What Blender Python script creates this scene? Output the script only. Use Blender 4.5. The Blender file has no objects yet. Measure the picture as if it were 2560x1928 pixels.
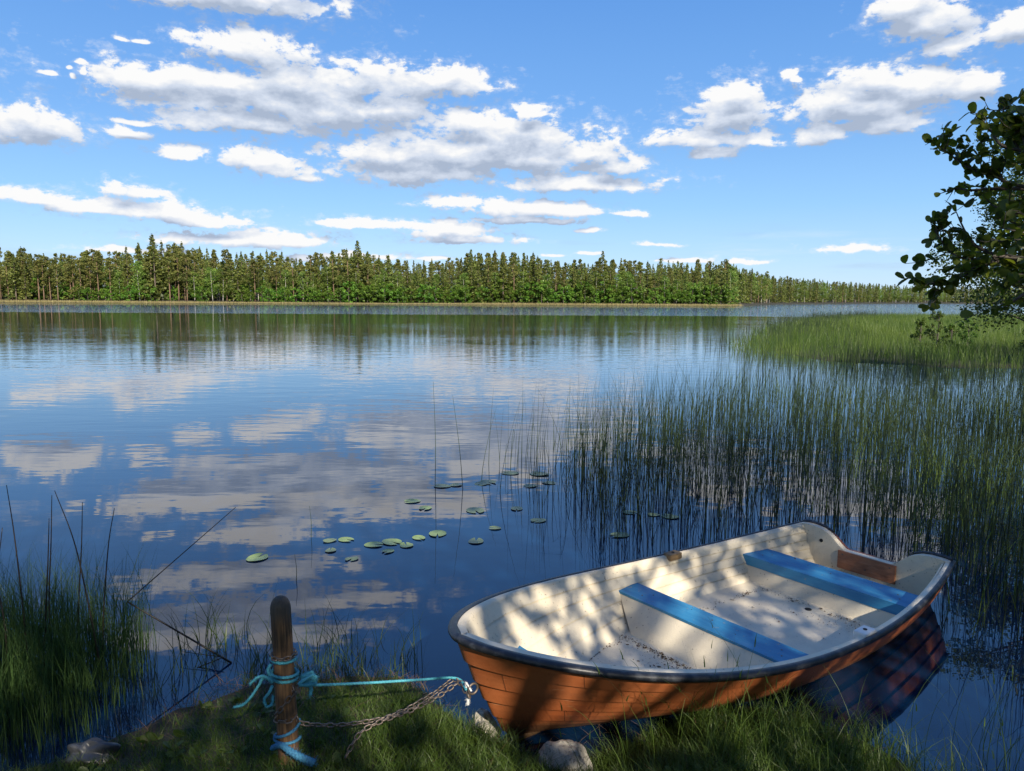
import bpy, bmesh, math
import numpy as np
from mathutils import Vector, Matrix

rng = np.random.default_rng(11)
R = math.radians
SC = bpy.context.scene
COL = SC.collection

# ------------------------------------------------------------------ camera
F, CX, CY = 1849.0, 1280.0, 964.0
PITCH, ROLL, EYE = R(6.69), R(0.3), 2.08
cd = bpy.data.cameras.new('camera'); cam = bpy.data.objects.new('camera', cd); COL.objects.link(cam)
cd.sensor_fit = 'HORIZONTAL'; cd.sensor_width = 36.0; cd.lens = 36.0 * F / 2560.0
cd.clip_start = 0.05; cd.clip_end = 8000
cam.matrix_world = Matrix.Translation((0, 0, EYE)) @ Matrix.Rotation(R(90) - PITCH, 4, 'X') @ Matrix.Rotation(ROLL, 4, 'Z')
SC.camera = cam

def ray(px, py):
    xr, yr = px - CX, py - CY
    x = xr * math.cos(ROLL) + yr * math.sin(ROLL); y = -xr * math.sin(ROLL) + yr * math.cos(ROLL)
    return np.array([x / F, math.cos(PITCH) - y / F * math.sin(PITCH), -math.sin(PITCH) - y / F * math.cos(PITCH)])
def at(px, py, Y=None, z=None):
    """world point seen at a photo pixel (2560 wide), at depth Y or height z"""
    d = ray(px, py)
    t = Y / d[1] if Y is not None else (z - EYE) / d[2]
    return np.array([0, 0, EYE]) + d * t
K = 2560 / 2212.0

# ------------------------------------------------------------------ sun, sky, exposure
SUN_EL = R(33)
SUN = np.array([0.38 * math.cos(SUN_EL), -0.925 * math.cos(SUN_EL), math.sin(SUN_EL)])
ld = bpy.data.lights.new('sun', 'SUN'); ld.energy = 5.0; ld.angle = R(0.5); ld.color = (1.0, 0.9, 0.74)
sun = bpy.data.objects.new('sun', ld); COL.objects.link(sun)
sun.rotation_euler = Vector(SUN).to_track_quat('Z', 'Y').to_euler()
SC.view_settings.view_transform = 'Standard'; SC.view_settings.look = 'None'
SC.view_settings.exposure = 0.7; SC.view_settings.gamma = 1.0

class NT:
    """small helper to write node trees"""
    def __init__(s, tree): s.t = tree
    def new(s, typ, ins=None, **kw):
        n = s.t.nodes.new(typ)
        for k, v in kw.items(): setattr(n, k, v)
        for k, v in (ins or {}).items():
            if isinstance(v, bpy.types.NodeSocket): s.t.links.new(v, n.inputs[k])
            else: n.inputs[k].default_value = v
        return n
    def m(s, op, a, b=None, c=None, clamp=False):
        ins = {0: a}
        if b is not None: ins[1] = b
        if c is not None: ins[2] = c
        return s.new('ShaderNodeMath', ins, operation=op, use_clamp=clamp).outputs[0]
    def vm(s, op, a, b=None, c=None):
        ins = {0: a}
        if b is not None: ins[1] = b
        if c is not None: ins[2] = c
        n = s.new('ShaderNodeVectorMath', ins, operation=op)
        return n.outputs['Value'] if op in ('LENGTH', 'DOT_PRODUCT') else n.outputs['Vector']
    def noise(s, vec, scale, detail=4, rough=.5, **kw):
        return s.new('ShaderNodeTexNoise', {'Vector': vec, 'Scale': scale, 'Detail': detail, 'Roughness': rough}, **kw).outputs['Fac']
    def sstep(s, v, a, b, lo=0., hi=1.):
        return s.new('ShaderNodeMapRange', {0: v, 1: a, 2: b, 3: lo, 4: hi}, interpolation_type='SMOOTHSTEP').outputs[0]
    def mix(s, f, a, b, blend='MIX'):
        n = s.t.nodes.new('ShaderNodeMix'); n.data_type = 'RGBA'; n.blend_type = blend
        for i, v in ((0, f), (6, a), (7, b)):
            if isinstance(v, bpy.types.NodeSocket): s.t.links.new(v, n.inputs[i])
            else: n.inputs[i].default_value = v if i == 0 else (*v, 1)
        return n.outputs[2]

CLOUDS = [  # photo-frame centre and radii of each cloud mass (2212-wide), turned into azimuth / elevation
 (455,-5,250,52),(535,108,125,38),(330,170,120,40),(480,180,170,45),(640,190,170,52),(790,180,150,55),(930,180,115,42),(1005,192,50,35),
 (700,245,240,52),(850,240,115,45),(420,265,80,30),(570,268,160,30),(172,128,16,8),(150,140,10,6),(160,160,8,10),(182,150,7,12),(105,154,22,7),(270,84,20,6),(305,88,18,5),
 (95,270,110,46),(20,275,80,45),(280,287,40,15),(290,262,45,9),(390,332,58,17),(545,345,80,28),(600,368,85,24),(660,382,42,12),
 (1040,270,110,34),(1140,248,38,24),(1100,300,190,48),(850,335,125,36),(900,372,200,36),(1150,340,190,42),(1270,332,95,32),(1320,362,85,20),(1250,398,170,24),(1000,322,150,46),
 (1000,437,110,17),(1130,452,150,22),(1220,457,90,18),(1340,461,50,9),(1150,477,120,10),(1270,497,30,7),
 (800,488,130,13),(980,500,110,22),(1000,521,120,14),(930,512,60,13),
 (78,420,70,22),(110,432,50,13),(262,415,62,26),(300,455,170,22),(440,476,130,18),(370,466,150,20),
 (520,517,180,22),(600,527,100,18),(420,512,100,13),(300,541,100,9),(640,558,35,9),(780,554,95,9),(950,561,30,5),(1200,554,30,5),(1270,549,25,4),
 (1572,245,95,62),(1580,205,70,34),(1500,302,100,26),(1530,334,50,17),(1640,302,55,22),
 (1715,160,17,11),(1732,172,14,9),(1845,240,130,44),(1880,182,95,42),(1985,192,145,50),(2110,190,60,44),(1790,284,80,30),(1905,272,100,26),
 (2000,48,110,55),(2060,98,80,36),(2180,72,75,48),(1960,18,70,40),
 (1425,529,48,6),(1850,541,80,12),(1480,563,70,7),(1590,563,25,6),(1640,566,35,6),
 (600,222,330,62),(1040,338,300,58),(1860,225,200,60),
 # the same field of clouds goes on above the frame (seen in the lake's mirror)
 (500,-95,330,55),(380,-150,220,40),(620,-160,150,36),
]
W = bpy.data.worlds.new('World'); SC.world = W; W.use_nodes = True
def build_world():
    t = W.node_tree; t.nodes.clear(); n = NT(t)
    sky = n.new('ShaderNodeTexSky', sky_type='NISHITA', sun_disc=False, sun_elevation=SUN_EL,
                sun_rotation=math.atan2(SUN[0], SUN[1]), altitude=120.0, air_density=1.0, dust_density=0.25, ozone_density=2.6)
    tc = n.new('ShaderNodeTexCoord'); xyz = n.new('ShaderNodeSeparateXYZ', {0: tc.outputs['Generated']})
    az = n.m('ARCTAN2', xyz.outputs[0], xyz.outputs[1]); el = n.m('ARCSINE', xyz.outputs[2])
    p = n.new('ShaderNodeCombineXYZ', {0: az, 1: el, 2: 0.0}).outputs[0]
    # clear northern summer air: Nishita sky pulled towards the deep blue of the photograph
    gr = n.new('ShaderNodeValToRGB', {0: n.m('MULTIPLY', n.m('MAXIMUM', el, 0.0), 1 / 1.5708)}); g = gr.color_ramp.elements
    g[0].position = 0.0; g[0].color = (.375 * XS, .52 * XS, .68 * XS, 1); g[1].position = 1.0; g[1].color = (.03 * XS, .11 * XS, .36 * XS, 1)
    for ps, c in ((.03, (.30, .475, .69)), (.075, (.195, .395, .665)), (.14, (.118, .288, .60)), (.24, (.072, .216, .535)), (.45, (.04, .145, .43))):
        k = g.new(ps); k.color = (*[x * XS for x in c], 1)
    skyc = n.mix(.85, sky.outputs[0], gr.outputs[0])
    # finer structure towards the horizon
    fine = n.m('DIVIDE', 0.42, n.m('ADD', n.m('ABSOLUTE', el), 0.24))
    q0 = n.vm('MULTIPLY', p, (1.0, 1.75, 1.0))
    wv = n.new('ShaderNodeTexNoise', {'Vector': q0, 'Scale': 9.0, 'Detail': 3.0, 'Roughness': .5})
    warp = n.vm('MULTIPLY', n.vm('SUBTRACT', wv.outputs['Color'], (.5, .5, .5)), (.05, .018, 0))
    pw = n.vm('ADD', p, warp)
    def field(dy, flat):
        pp = n.vm('ADD', pw, (0, dy, 0)) if dy else pw
        d = None
        for cx, cy, rx, ry in CLOUDS:
            def ae(x, y):
                v = ray(x * K, y * K); v = v / np.linalg.norm(v); return math.atan2(v[0], v[1]), math.asin(v[2])
            a0, e0 = ae(cx, cy); a1, _ = ae(cx + rx, cy); _, e1 = ae(cx, cy - ry)
            sx, sy = 1 / (a1 - a0), 1 / (e1 - e0)
            v = n.vm('MULTIPLY_ADD', pp, (sx, sy, 0), (-a0 * sx, -e0 * sy, 0))
            if flat: v = n.vm('MAXIMUM', v, n.vm('MULTIPLY', v, (1, -1.5, 1)))
            l = n.vm('LENGTH', v)
            d = l if d is None else n.m('SMOOTH_MIN', d, l, .35)
        qq = n.vm('ADD', q0, n.vm('MULTIPLY', warp, (.6, .6, 0)))
        if dy: qq = n.vm('ADD', qq, (0, dy * 1.75, 0))
        lo = n.m('MULTIPLY', n.m('SUBTRACT', n.noise(qq, 20.0, 3, .5), .5), 1.7)
        base = n.m('ADD', n.m('SUBTRACT', 1.46, d), lo)
        if dy: return base, None
        N = n.noise(qq, 62.0, 8, .68)
        vo = n.new('ShaderNodeTexVoronoi', {'Vector': n.vm('ADD', qq, n.vm('MULTIPLY', warp, (.7, .7, 0))), 'Scale': 30.0, 'Detail': 2.0, 'Roughness': .5, 'Lacunarity': 2.3}, feature='F1').outputs['Distance']
        hi_ = n.m('MULTIPLY_ADD', n.m('SUBTRACT', .52, vo), .65, n.m('MULTIPLY', n.m('SUBTRACT', N, .5), 2.0))
        return base, hi_
    B1, H1 = field(0.0, True)
    B2, _ = field(0.017, True)
    D = n.m('ADD', B1, H1)
    alpha = n.m('MAXIMUM', n.sstep(D, 0.0, 0.46), n.sstep(n.m('MULTIPLY_ADD', H1, 1.6, B1), -.6, .5, 0, .34))
    lit = n.m('MULTIPLY_ADD', n.m('SUBTRACT', B1, B2), .80, 0.50)
    lit = n.m('MULTIPLY_ADD', H1, .32, lit)
    thick = n.sstep(B1, .55, 1.7, 0.0, .26)
    lit = n.m('SUBTRACT', n.m('SUBTRACT', lit, thick), n.sstep(el, .27, .42, 0.0, .25))      # seen more from below higher up
    lit = n.m('MINIMUM', n.m('MAXIMUM', lit, 0.0), 1.0)
    cc = n.new('ShaderNodeValToRGB', {0: lit}); e = cc.color_ramp.elements
    e[0].position = 0.05; e[0].color = (*[c * 10 for c in (.25, .30, .39)], 1)
    e[1].position = .82; e[1].color = (*[c * 10 for c in (.60, .60, .60)], 1)
    m_ = cc.color_ramp.elements.new(.45); m_.color = (*[c * 10 for c in (.405, .45, .53)], 1)
    thin = n.noise(n.vm('MULTIPLY', p, (2.6, 24.0, 1.0)), 1.6, 6, .6)
    alpha = n.m('MAXIMUM', alpha, n.m('MULTIPLY', n.sstep(thin, .50, .78, 0, .42), n.sstep(el, .13, .03)))
    # unseen cloud field added overhead and behind, to brighten and warm the shade
    hi = n.m('MAXIMUM', n.sstep(el, .72, .95), n.sstep(xyz.outputs[1], .15, -.25))
    oc = n.sstep(n.noise(tc.outputs['Generated'], 3.0, 6, .55), .52, .65)
    alpha = n.m('MAXIMUM', n.m('MULTIPLY', alpha, n.m('SUBTRACT', 1.0, hi)), n.m('MULTIPLY', hi, oc))
    ccol = n.mix(hi, cc.outputs[0], (5.7, 5.35, 4.8))
    col = n.mix(alpha, skyc, ccol)
    bg = n.new('ShaderNodeBackground', {'Color': col, 'Strength': 0.1})
    out = n.new('ShaderNodeOutputWorld', {'Surface': bg.outputs[0]})
XS = 9.4
build_world()

# ------------------------------------------------------------------ helpers
def tag(o, label=None, cat=None, group=None, kind=None):
    if label: o['label'] = label
    if cat: o['category'] = cat
    if group: o['group'] = group
    if kind: o['kind'] = kind
    return o
def link(o, parent=None):
    COL.objects.link(o)
    if parent is not None: o.parent = parent
    return o
def empty(name, loc=(0, 0, 0), rz=0.0):
    o = bpy.data.objects.new(name, None); o.location = loc; o.rotation_euler = (0, 0, rz); o.empty_display_size = .1
    return link(o)
def mesh_np(name, V, Fc, mat=None, parent=None, rnd=None, smooth=True, attrs=None):
    """one mesh object from arrays; Fc: list of (M,k) index arrays"""
    V = np.asarray(V, np.float32)
    if not isinstance(Fc, (list, tuple)): Fc = [Fc]
    me = bpy.data.meshes.new(name)
    me.vertices.add(len(V)); me.vertices.foreach_set('co', V.ravel())
    tot = np.concatenate([np.full(len(f), f.shape[1], np.int32) for f in Fc])
    idx = np.concatenate([np.asarray(f, np.int32).ravel() for f in Fc])
    me.loops.add(len(idx)); me.loops.foreach_set('vertex_index', idx)
    me.polygons.add(len(tot))
    st = np.zeros(len(tot), np.int32); st[1:] = np.cumsum(tot)[:-1]
    me.polygons.foreach_set('loop_start', st); me.polygons.foreach_set('loop_total', tot)
    me.polygons.foreach_set('use_smooth', np.full(len(tot), smooth, bool))
    at_ = dict(attrs or {})
    if rnd is not None: at_['rnd'] = rnd
    for k, v in at_.items():
        a = me.attributes.new(k, 'FLOAT', 'POINT'); a.data.foreach_set('value', np.asarray(v, np.float32))
    me.update(); me.validate()
    if mat: me.materials.append(mat)
    o = bpy.data.objects.new(name, me)
    return link(o, parent)
def obj_bm(name, bm, mat, parent=None, smooth=False):
    me = bpy.data.meshes.new(name); bmesh.ops.recalc_face_normals(bm, faces=bm.faces[:]); bm.to_mesh(me); bm.free()
    if mat: me.materials.append(mat)
    me.polygons.foreach_set('use_smooth', np.full(len(me.polygons), smooth, bool))
    return link(bpy.data.objects.new(name, me), parent)
def copy_tree(o):
    c = o.copy(); COL.objects.link(c)
    for ch in o.children:
        d = ch.copy(); COL.objects.link(d); d.parent = c
    return c

def material(name, build):
    m = bpy.data.materials.new(name); m.use_nodes = True; t = m.node_tree; t.nodes.clear(); n = NT(t)
    sh = build(n); n.new('ShaderNodeOutputMaterial', {'Surface': sh}); return m
def pbsdf(n, col, rough=.6, bump=None, bstr=.3, bdist=.01, **kw):
    ins = {'Roughness': rough, 'Base Color': col if isinstance(col, bpy.types.NodeSocket) else (*col, 1)}
    ins.update(kw)
    if bump is not None:
        ins['Normal'] = n.new('ShaderNodeBump', {'Strength': bstr, 'Distance': bdist, 'Height': bump}).outputs[0]
    return n.new('ShaderNodeBsdfPrincipled', ins).outputs[0]
def foliage(name, a, b, c=None, trans=.35, rough=.45, spec=.35):
    def f(n):
        r = n.new('ShaderNodeAttribute', attribute_name='rnd').outputs['Fac']
        ob = n.new('ShaderNodeObjectInfo').outputs['Random']
        rr = n.new('ShaderNodeValToRGB', {0: r}); e = rr.color_ramp.elements
        e[0].color = (*a, 1); e[1].color = (*b, 1)
        if c: k = rr.color_ramp.elements.new(.5); k.color = (*b, 1); e[2].color = (*c, 1) if len(e) > 2 else e[1].color
        col = n.new('ShaderNodeHueSaturation', {'Hue': n.m('MULTIPLY_ADD', ob, .03, .485), 'Saturation': 1.0,
              'Value': n.m('MULTIPLY_ADD', ob, .5, .75), 'Color': rr.outputs[0]}).outputs[0]
        p = n.new('ShaderNodeBsdfPrincipled', {'Base Color': col, 'Roughness': rough, 'Specular IOR Level': spec}).outputs[0]
        tr = n.new('ShaderNodeBsdfTranslucent', {'Color': n.mix(1.0, col, (1.25, 1.2, .6), 'MULTIPLY')}).outputs[0]
        return n.new('ShaderNodeMixShader', {0: trans, 1: p, 2: tr}).outputs[0]
    return material(name, f)
def bark(name, a, b, sc=18.0):
    def f(n):
        tc = n.new('ShaderNodeTexCoord').outputs['Object']
        nn = n.noise(n.vm('MULTIPLY', tc, (1, 1, .25)), sc, 6, .6)
        return pbsdf(n, n.mix(n.sstep(nn, .35, .65), a, b), .85, nn, .6, .02)
    return material(name, f)

# ------------------------------------------------------------------ blade / stem builders
def blades(base, h, w, lean, face, rings=4, droop=None, tipw=.08):
    """flat tapering blades. base (N,3), h,w (N,), lean (N,2) horizontal tip offset, face (N,) angle of the flat side"""
    N = len(base); ts = np.linspace(0, 1, rings)
    V = np.zeros((N, rings, 2, 3), np.float32)
    fx, fy = np.cos(face), np.sin(face)
    for i, t in enumerate(ts):
        cx = base[:, 0] + lean[:, 0] * t ** 1.9; cy = base[:, 1] + lean[:, 1] * t ** 1.9
        cz = base[:, 2] + h * (t if droop is None else (t - droop * t ** 3))
        ww = w * (1 - t ** 1.6) * .5 + w * tipw * .5
        if i == 0: ww = ww * .7
        for k, s in enumerate((-1, 1)):
            V[:, i, k, 0] = cx + s * ww * fx; V[:, i, k, 1] = cy + s * ww * fy; V[:, i, k, 2] = cz
    o = (np.arange(N) * rings * 2)[:, None]
    Fq = np.concatenate([o + np.array([[2 * i, 2 * i + 1, 2 * i + 3, 2 * i + 2]]) for i in range(rings - 1)])
    return V.reshape(-1, 3), Fq
def stems(base, h, r, lean, rings=5, kink=None):
    """round tapering rushes, 3-sided"""
    N = len(base); ts = np.linspace(0, 1, rings); V = np.zeros((N, rings, 3, 3), np.float32)
    for i, t in enumerate(ts):
        cx = base[:, 0] + lean[:, 0] * t ** 1.5; cy = base[:, 1] + lean[:, 1] * t ** 1.5; cz = base[:, 2] + h * t
        if kink is not None:
            kt, kd, kz = kink
            m = t > kt
            cx = np.where(m, cx + kd[:, 0] * (t - kt), cx); cy = np.where(m, cy + kd[:, 1] * (t - kt), cy); cz = np.where(m, cz - kz * (t - kt), cz)
        rr = r * (1 - .85 * t)
        for k in range(3):
            a = k * 2.0944
            V[:, i, k, 0] = cx + rr * math.cos(a); V[:, i, k, 1] = cy + rr * math.sin(a); V[:, i, k, 2] = cz
    o = (np.arange(N) * rings * 3)[:, None]
    Fq = np.concatenate([o + np.array([[3 * i + k, 3 * i + (k + 1) % 3, 3 * i + 3 + (k + 1) % 3, 3 * i + 3 + k]]) for i in range(rings - 1) for k in range(3)])
    return V.reshape(-1, 3), Fq
def tube(path, rad, sides=8, strands=0, twist=60.0, cap=True):
    """swept tube along a path; strands>0 makes a laid rope"""
    P = np.asarray(path, float); n = len(P); rad = np.broadcast_to(rad, (n,)).astype(float)
    T = np.gradient(P, axis=0); T /= np.linalg.norm(T, axis=1)[:, None] + 1e-9
    ref = np.array([0, 0, 1.]) if abs(T[0, 2]) < .9 else np.array([1., 0, 0])
    U = np.cross(T[0], ref); U /= np.linalg.norm(U); V = []
    L = np.concatenate([[0], np.cumsum(np.linalg.norm(np.diff(P, axis=0), axis=1))])
    for i in range(n):
        U = U - T[i] * (U @ T[i]); U /= np.linalg.norm(U) + 1e-9; B = np.cross(T[i], U)
        for k in range(sides):
            a = 2 * math.pi * k / sides; rr = rad[i]
            if strands: rr = rr * (0.8 + .28 * abs(math.cos((a * strands - L[i] * twist) / 2)))
            V.append(P[i] + rr * (math.cos(a) * U + math.sin(a) * B))
    Fq = np.array([[i * sides + k, i * sides + (k + 1) % sides, (i + 1) * sides + (k + 1) % sides, (i + 1) * sides + k] for i in range(n - 1) for k in range(sides)])
    V = np.array(V); Fs = [Fq]
    if cap: Fs.append(np.array([list(range(sides))[::-1], [(n - 1) * sides + k for k in range(sides)]]))
    return V, Fs
def smooth_path(pts, n=60):
    P = np.asarray(pts, float); m = len(P)
    Q = np.vstack([2 * P[0] - P[1], P, 2 * P[-1] - P[-2]]); out = []
    for j in range(n):
        u = j / (n - 1) * (m - 1); i = min(int(u), m - 2); t = u - i
        p0, p1, p2, p3 = Q[i], Q[i + 1], Q[i + 2], Q[i + 3]
        out.append(.5 * ((2 * p1) + (-p0 + p2) * t + (2 * p0 - 5 * p1 + 4 * p2 - p3) * t ** 2 + (-p0 + 3 * p1 - 3 * p2 + p3) * t ** 3))
    return np.array(out)
def join(parts):
    """[(V,[F..])...] -> V,[F..]"""
    Vs, Fs, o = [], {}, 0
    for V, Fl in parts:
        Fl = Fl if isinstance(Fl, (list, tuple)) else [Fl]
        for f in Fl: Fs.setdefault(f.shape[1], []).append(f + o)
        Vs.append(V); o += len(V)
    return np.concatenate(Vs), [np.concatenate(f) for f in Fs.values()]
def vnoise(x, y, seed=0, sc=1.0):
    """smooth 2-D value noise 0..1"""
    x = np.asarray(x) * sc; y = np.asarray(y) * sc
    xi, yi = np.floor(x).astype(int), np.floor(y).astype(int); fx, fy = x - xi, y - yi
    fx = fx * fx * (3 - 2 * fx); fy = fy * fy * (3 - 2 * fy)
    def h(a, b):
        v = np.sin(a * 127.1 + b * 311.7 + seed * 74.7) * 43758.5453; return v - np.floor(v)
    return (h(xi, yi) * (1 - fx) + h(xi + 1, yi) * fx) * (1 - fy) + (h(xi, yi + 1) * (1 - fx) + h(xi + 1, yi + 1) * fx) * fy

# ------------------------------------------------------------------ terrain
SHORE = np.array([(-900, -20), (-60, 1.0), (-6, 2.5), (-2.4, 2.95), (-1.97, 3.08), (-1.76, 3.3), (-1.63, 3.5), (-1.42, 3.68), (-1.01, 3.78), (-.55, 3.73),
    (-.38, 3.55), (-.18, 3.38), (.1, 3.38), (.45, 3.55), (1.0, 3.62), (1.45, 3.42), (1.74, 3.12), (1.8, 2.9), (2.3, 2.6), (4.2, 2.7), (6.5, 3.4), (9.5, 8), (13, 14), (20, 18), (30, 20.5), (18, 22.3), (13, 23.4),
    (11, 25), (10.2, 28), (11.6, 33), (18.5, 49), (27, 67), (42, 90), (80, 108), (200, 110), (900, 150), (900, -900), (-900, -900)])
FAR = np.array([(-1500, 330), (-500, 290), (-260, 263), (-177, 256), (-90, 260), (0, 257), (60, 254), (79, 257), (90, 300), (150, 412), (240, 505), (330, 592), (520, 700), (1500, 900), (1500, 4000), (-1500, 4000)])
def sdist(px, py, poly):
    """signed distance, positive inside the polygon"""
    a = poly; b = np.roll(poly, -1, 0); best = np.full(px.shape, 1e9); ins = np.zeros(px.shape, bool)
    for (ax, ay), (bx, by) in zip(a, b):
        dx, dy = bx - ax, by - ay; t = np.clip(((px - ax) * dx + (py - ay) * dy) / (dx * dx + dy * dy), 0, 1)
        best = np.minimum(best, np.hypot(px - ax - t * dx, py - ay - t * dy))
        c = ((ay > py) != (by > py)) & (px < (bx - ax) * (py - ay) / (by - ay + 1e-12) + ax); ins ^= c
    return np.where(ins, best, -best)
def ground_z(px, py):
    px = np.asarray(px, float); py = np.asarray(py, float)
    d = sdist(px, py, SHORE); d2 = sdist(px, py, FAR)
    wob = (vnoise(px, py, 3, 2.2) - .5) * .05 + (vnoise(px, py, 5, 7.0) - .5) * .02
    near = np.where(d > 0, np.minimum(.02 + .19 * d, .5), np.maximum(.02 + .22 * d, -1.6)) + wob * np.clip(1 + d, 0, 1)
    marsh = np.clip((py - 18) / 6, 0, 1) * (py > 0)                    # the sedge meadow lies almost at water level
    near = np.where((d > 0), near * (1 - marsh) + marsh * np.minimum(.04 + .004 * d, .5), near)
    bs, bn = (px - 2.653) * -.7997 + (py - 5.267) * -.6004, (px - 2.653) * .6004 + (py - 5.267) * -.7997     # the hull has pressed its bed into the bank
    inb = (bs > -.2) & (bs < 3.42) & (np.abs(bn) < .85)
    near = np.where(inb, np.minimum(near, np.interp(bn, [-.85, .22, .42, .62, .85], [-.12, -.12, .012, .05, .2])), near)
    far = np.where(d2 > 0, np.minimum(.1 + .06 * d2, 2.0 + .01 * d2), np.maximum(.1 + .03 * d2, -1.6))
    return np.maximum(near, far)
def axis(segs):
    out = []
    for a, b, s in segs: out.append(np.arange(a, b, s))
    return np.concatenate(out + [[segs[-1][1]]])
gx = axis([(-3000, -600, 200), (-600, -60, 20), (-60, -8, 2), (-8, -3, .25), (-3, 3, .06), (3, 8, .25), (8, 60, 1.5), (60, 600, 18), (600, 3000, 200)])
gy = axis([(-3000, -200, 200), (-200, -10, 10), (-10, 1.5, .5), (1.5, 5, .06), (5, 10, .3), (10, 90, 1.5), (90, 240, 15), (240, 330, 3), (330, 900, 15), (900, 4000, 200)])
GX, GY = np.meshgrid(gx, gy); GZ = ground_z(GX, GY)
ny, nx = GX.shape
ii = np.arange(ny * nx).reshape(ny, nx)
GF = np.stack([ii[:-1, :-1], ii[:-1, 1:], ii[1:, 1:], ii[1:, :-1]], -1).reshape(-1, 4)
def m_ground(n):
    p = n.new('ShaderNodeNewGeometry').outputs['Position']
    a = n.noise(p, 2.2, 6, .6); b = n.noise(p, 30.0, 5, .65)
    c = n.mix(n.sstep(a, .4, .62), (.030, .021, .013), (.030, .036, .012))
    c = n.mix(n.sstep(b, .55, .75), c, (.075, .058, .038))
    return pbsdf(n, c, .95, n.m('ADD', a, b), .8, .03)
MG = material('soil', m_ground)
tag(mesh_np('ground', np.stack([GX, GY, GZ], -1).reshape(-1, 3), GF, MG), kind='structure')

def m_water(n):
    p = n.new('ShaderNodeNewGeometry').outputs['Position']
    s = n.new('ShaderNodeSeparateXYZ', {0: p}); X, Y = s.outputs[0], s.outputs[1]
    big = n.noise(n.vm('MULTIPLY', p, (.02, .05, 0)), 1.0, 3, .5)
    Yn = n.m('ADD', Y, n.m('MULTIPLY', n.m('SUBTRACT', big, .5), 14.0))
    mid = n.sstep(Y, 5.5, 26.0)
    wind = n.sstep(Yn, 92.0, 104.0)
    w1 = n.noise(n.vm('MULTIPLY', p, (.75, 2.0, 0)), 1.0, 2, .5)          # slow swell
    w2 = n.noise(n.vm('MULTIPLY', p, (2.6, 5.5, 0)), 1.0, 2, .55)
    w3 = n.noise(n.vm('MULTIPLY', p, (.35, 1.1, 0)), 1.0, 3, .6)
    patch = n.sstep(n.noise(n.vm('MULTIPLY', p, (.05, .12, 0)), 1.0, 2, .5), .3, .65, .45, 1.0)
    a1 = n.m('MULTIPLY', n.m('MULTIPLY_ADD', mid, .0072, .0032), patch)
    a2 = n.m('MULTIPLY', n.m('MULTIPLY_ADD', mid, .0026, .0006), patch)
    a3 = n.m('MULTIPLY_ADD', wind, .13, .0)
    hgt = n.m('ADD', n.m('ADD', n.m('MULTIPLY', w1, a1), n.m('MULTIPLY', w2, a2)), n.m('MULTIPLY', w3, a3))
    bp = n.new('ShaderNodeBump', {'Strength': 1.0, 'Distance': 1.0, 'Height': hgt}).outputs[0]
    return n.new('ShaderNodeBsdfPrincipled', {'Base Color': (.002, .014, .043, 1), 'Roughness': .012, 'IOR': 1.72, 'Normal': bp}).outputs[0]
MW = material('lake_water', m_water)
wv = np.array([(-3000, -900, 0), (3000, -900, 0), (3000, 4000, 0), (-3000, 4000, 0)], float)
tag(mesh_np('water', wv, np.array([[0, 1, 2, 3]]), MW, smooth=False), kind='structure')

# ------------------------------------------------------------------ rowing boat
BM = np.array([2.653, 5.267]); BYAW = R(-143.1)
BAX = np.array([math.cos(BYAW), math.sin(BYAW)]); BN = np.array([-BAX[1], BAX[0]])
BL = 3.607
ZG = np.polyfit([0, .4, .7, 1], [.33, .29, .383, .6], 3)
def b_w(s):
    s = np.asarray(s, float); a = .555 + .215 * (1 - ((1.7 - s) / 1.7) ** 2)
    b = .77 * np.clip(1 - np.clip((s - 1.7) / 1.907, 0, 1) ** 2.3, 0, 1) ** (1 / 1.5)
    return np.where(s < 1.7, a, b)
def b_zg(t): return np.polyval(ZG, t)
def b_zk(t): return -.15 + .165 * np.clip(t, 0, 1) ** 1.5
def b_stem(u): return 3.30 + (BL - 3.30) * np.clip(u, 0, 1) ** .8
def hull_pt(t, u, off=0.0):
    e = .25 + .34 * t ** 4
    n_ = b_w(t * BL) * np.clip(u, 0, 1) ** e
    s_ = t * b_stem(u)
    return s_ + off * t ** 7, n_ + off * (1 - .6 * t ** 7) * (n_ > 1e-4), b_zk(t) + (b_zg(t) - b_zk(t)) * u
TB = 1 - (1 - np.linspace(0, 1, 90)) ** 1.9
STR = [0, .10, .26, .43, .60, .78, .985]
def skin(rows_fn, rows, sides=(-1, 1), flip=False):
    """rows: list of row keys; rows_fn(key)->(s,n,z) arrays along TB"""
    V, Fq, o, ex = [], [], 0, []
    for sd in sides:
        base = o
        for k in rows:
            s, n_, z = rows_fn(k); V.append(np.stack([s, sd * n_, z], -1)); o += len(s)
        m = len(TB)
        for r in range(len(rows) - 1):
            a = base + r * m + np.arange(m - 1); b = a + m
            q = np.stack([a, a + 1, b + 1, b], -1)
            Fq.append(q[:, ::-1] if (sd < 0) != flip else q)
    return np.concatenate(V), np.concatenate(Fq)

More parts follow.
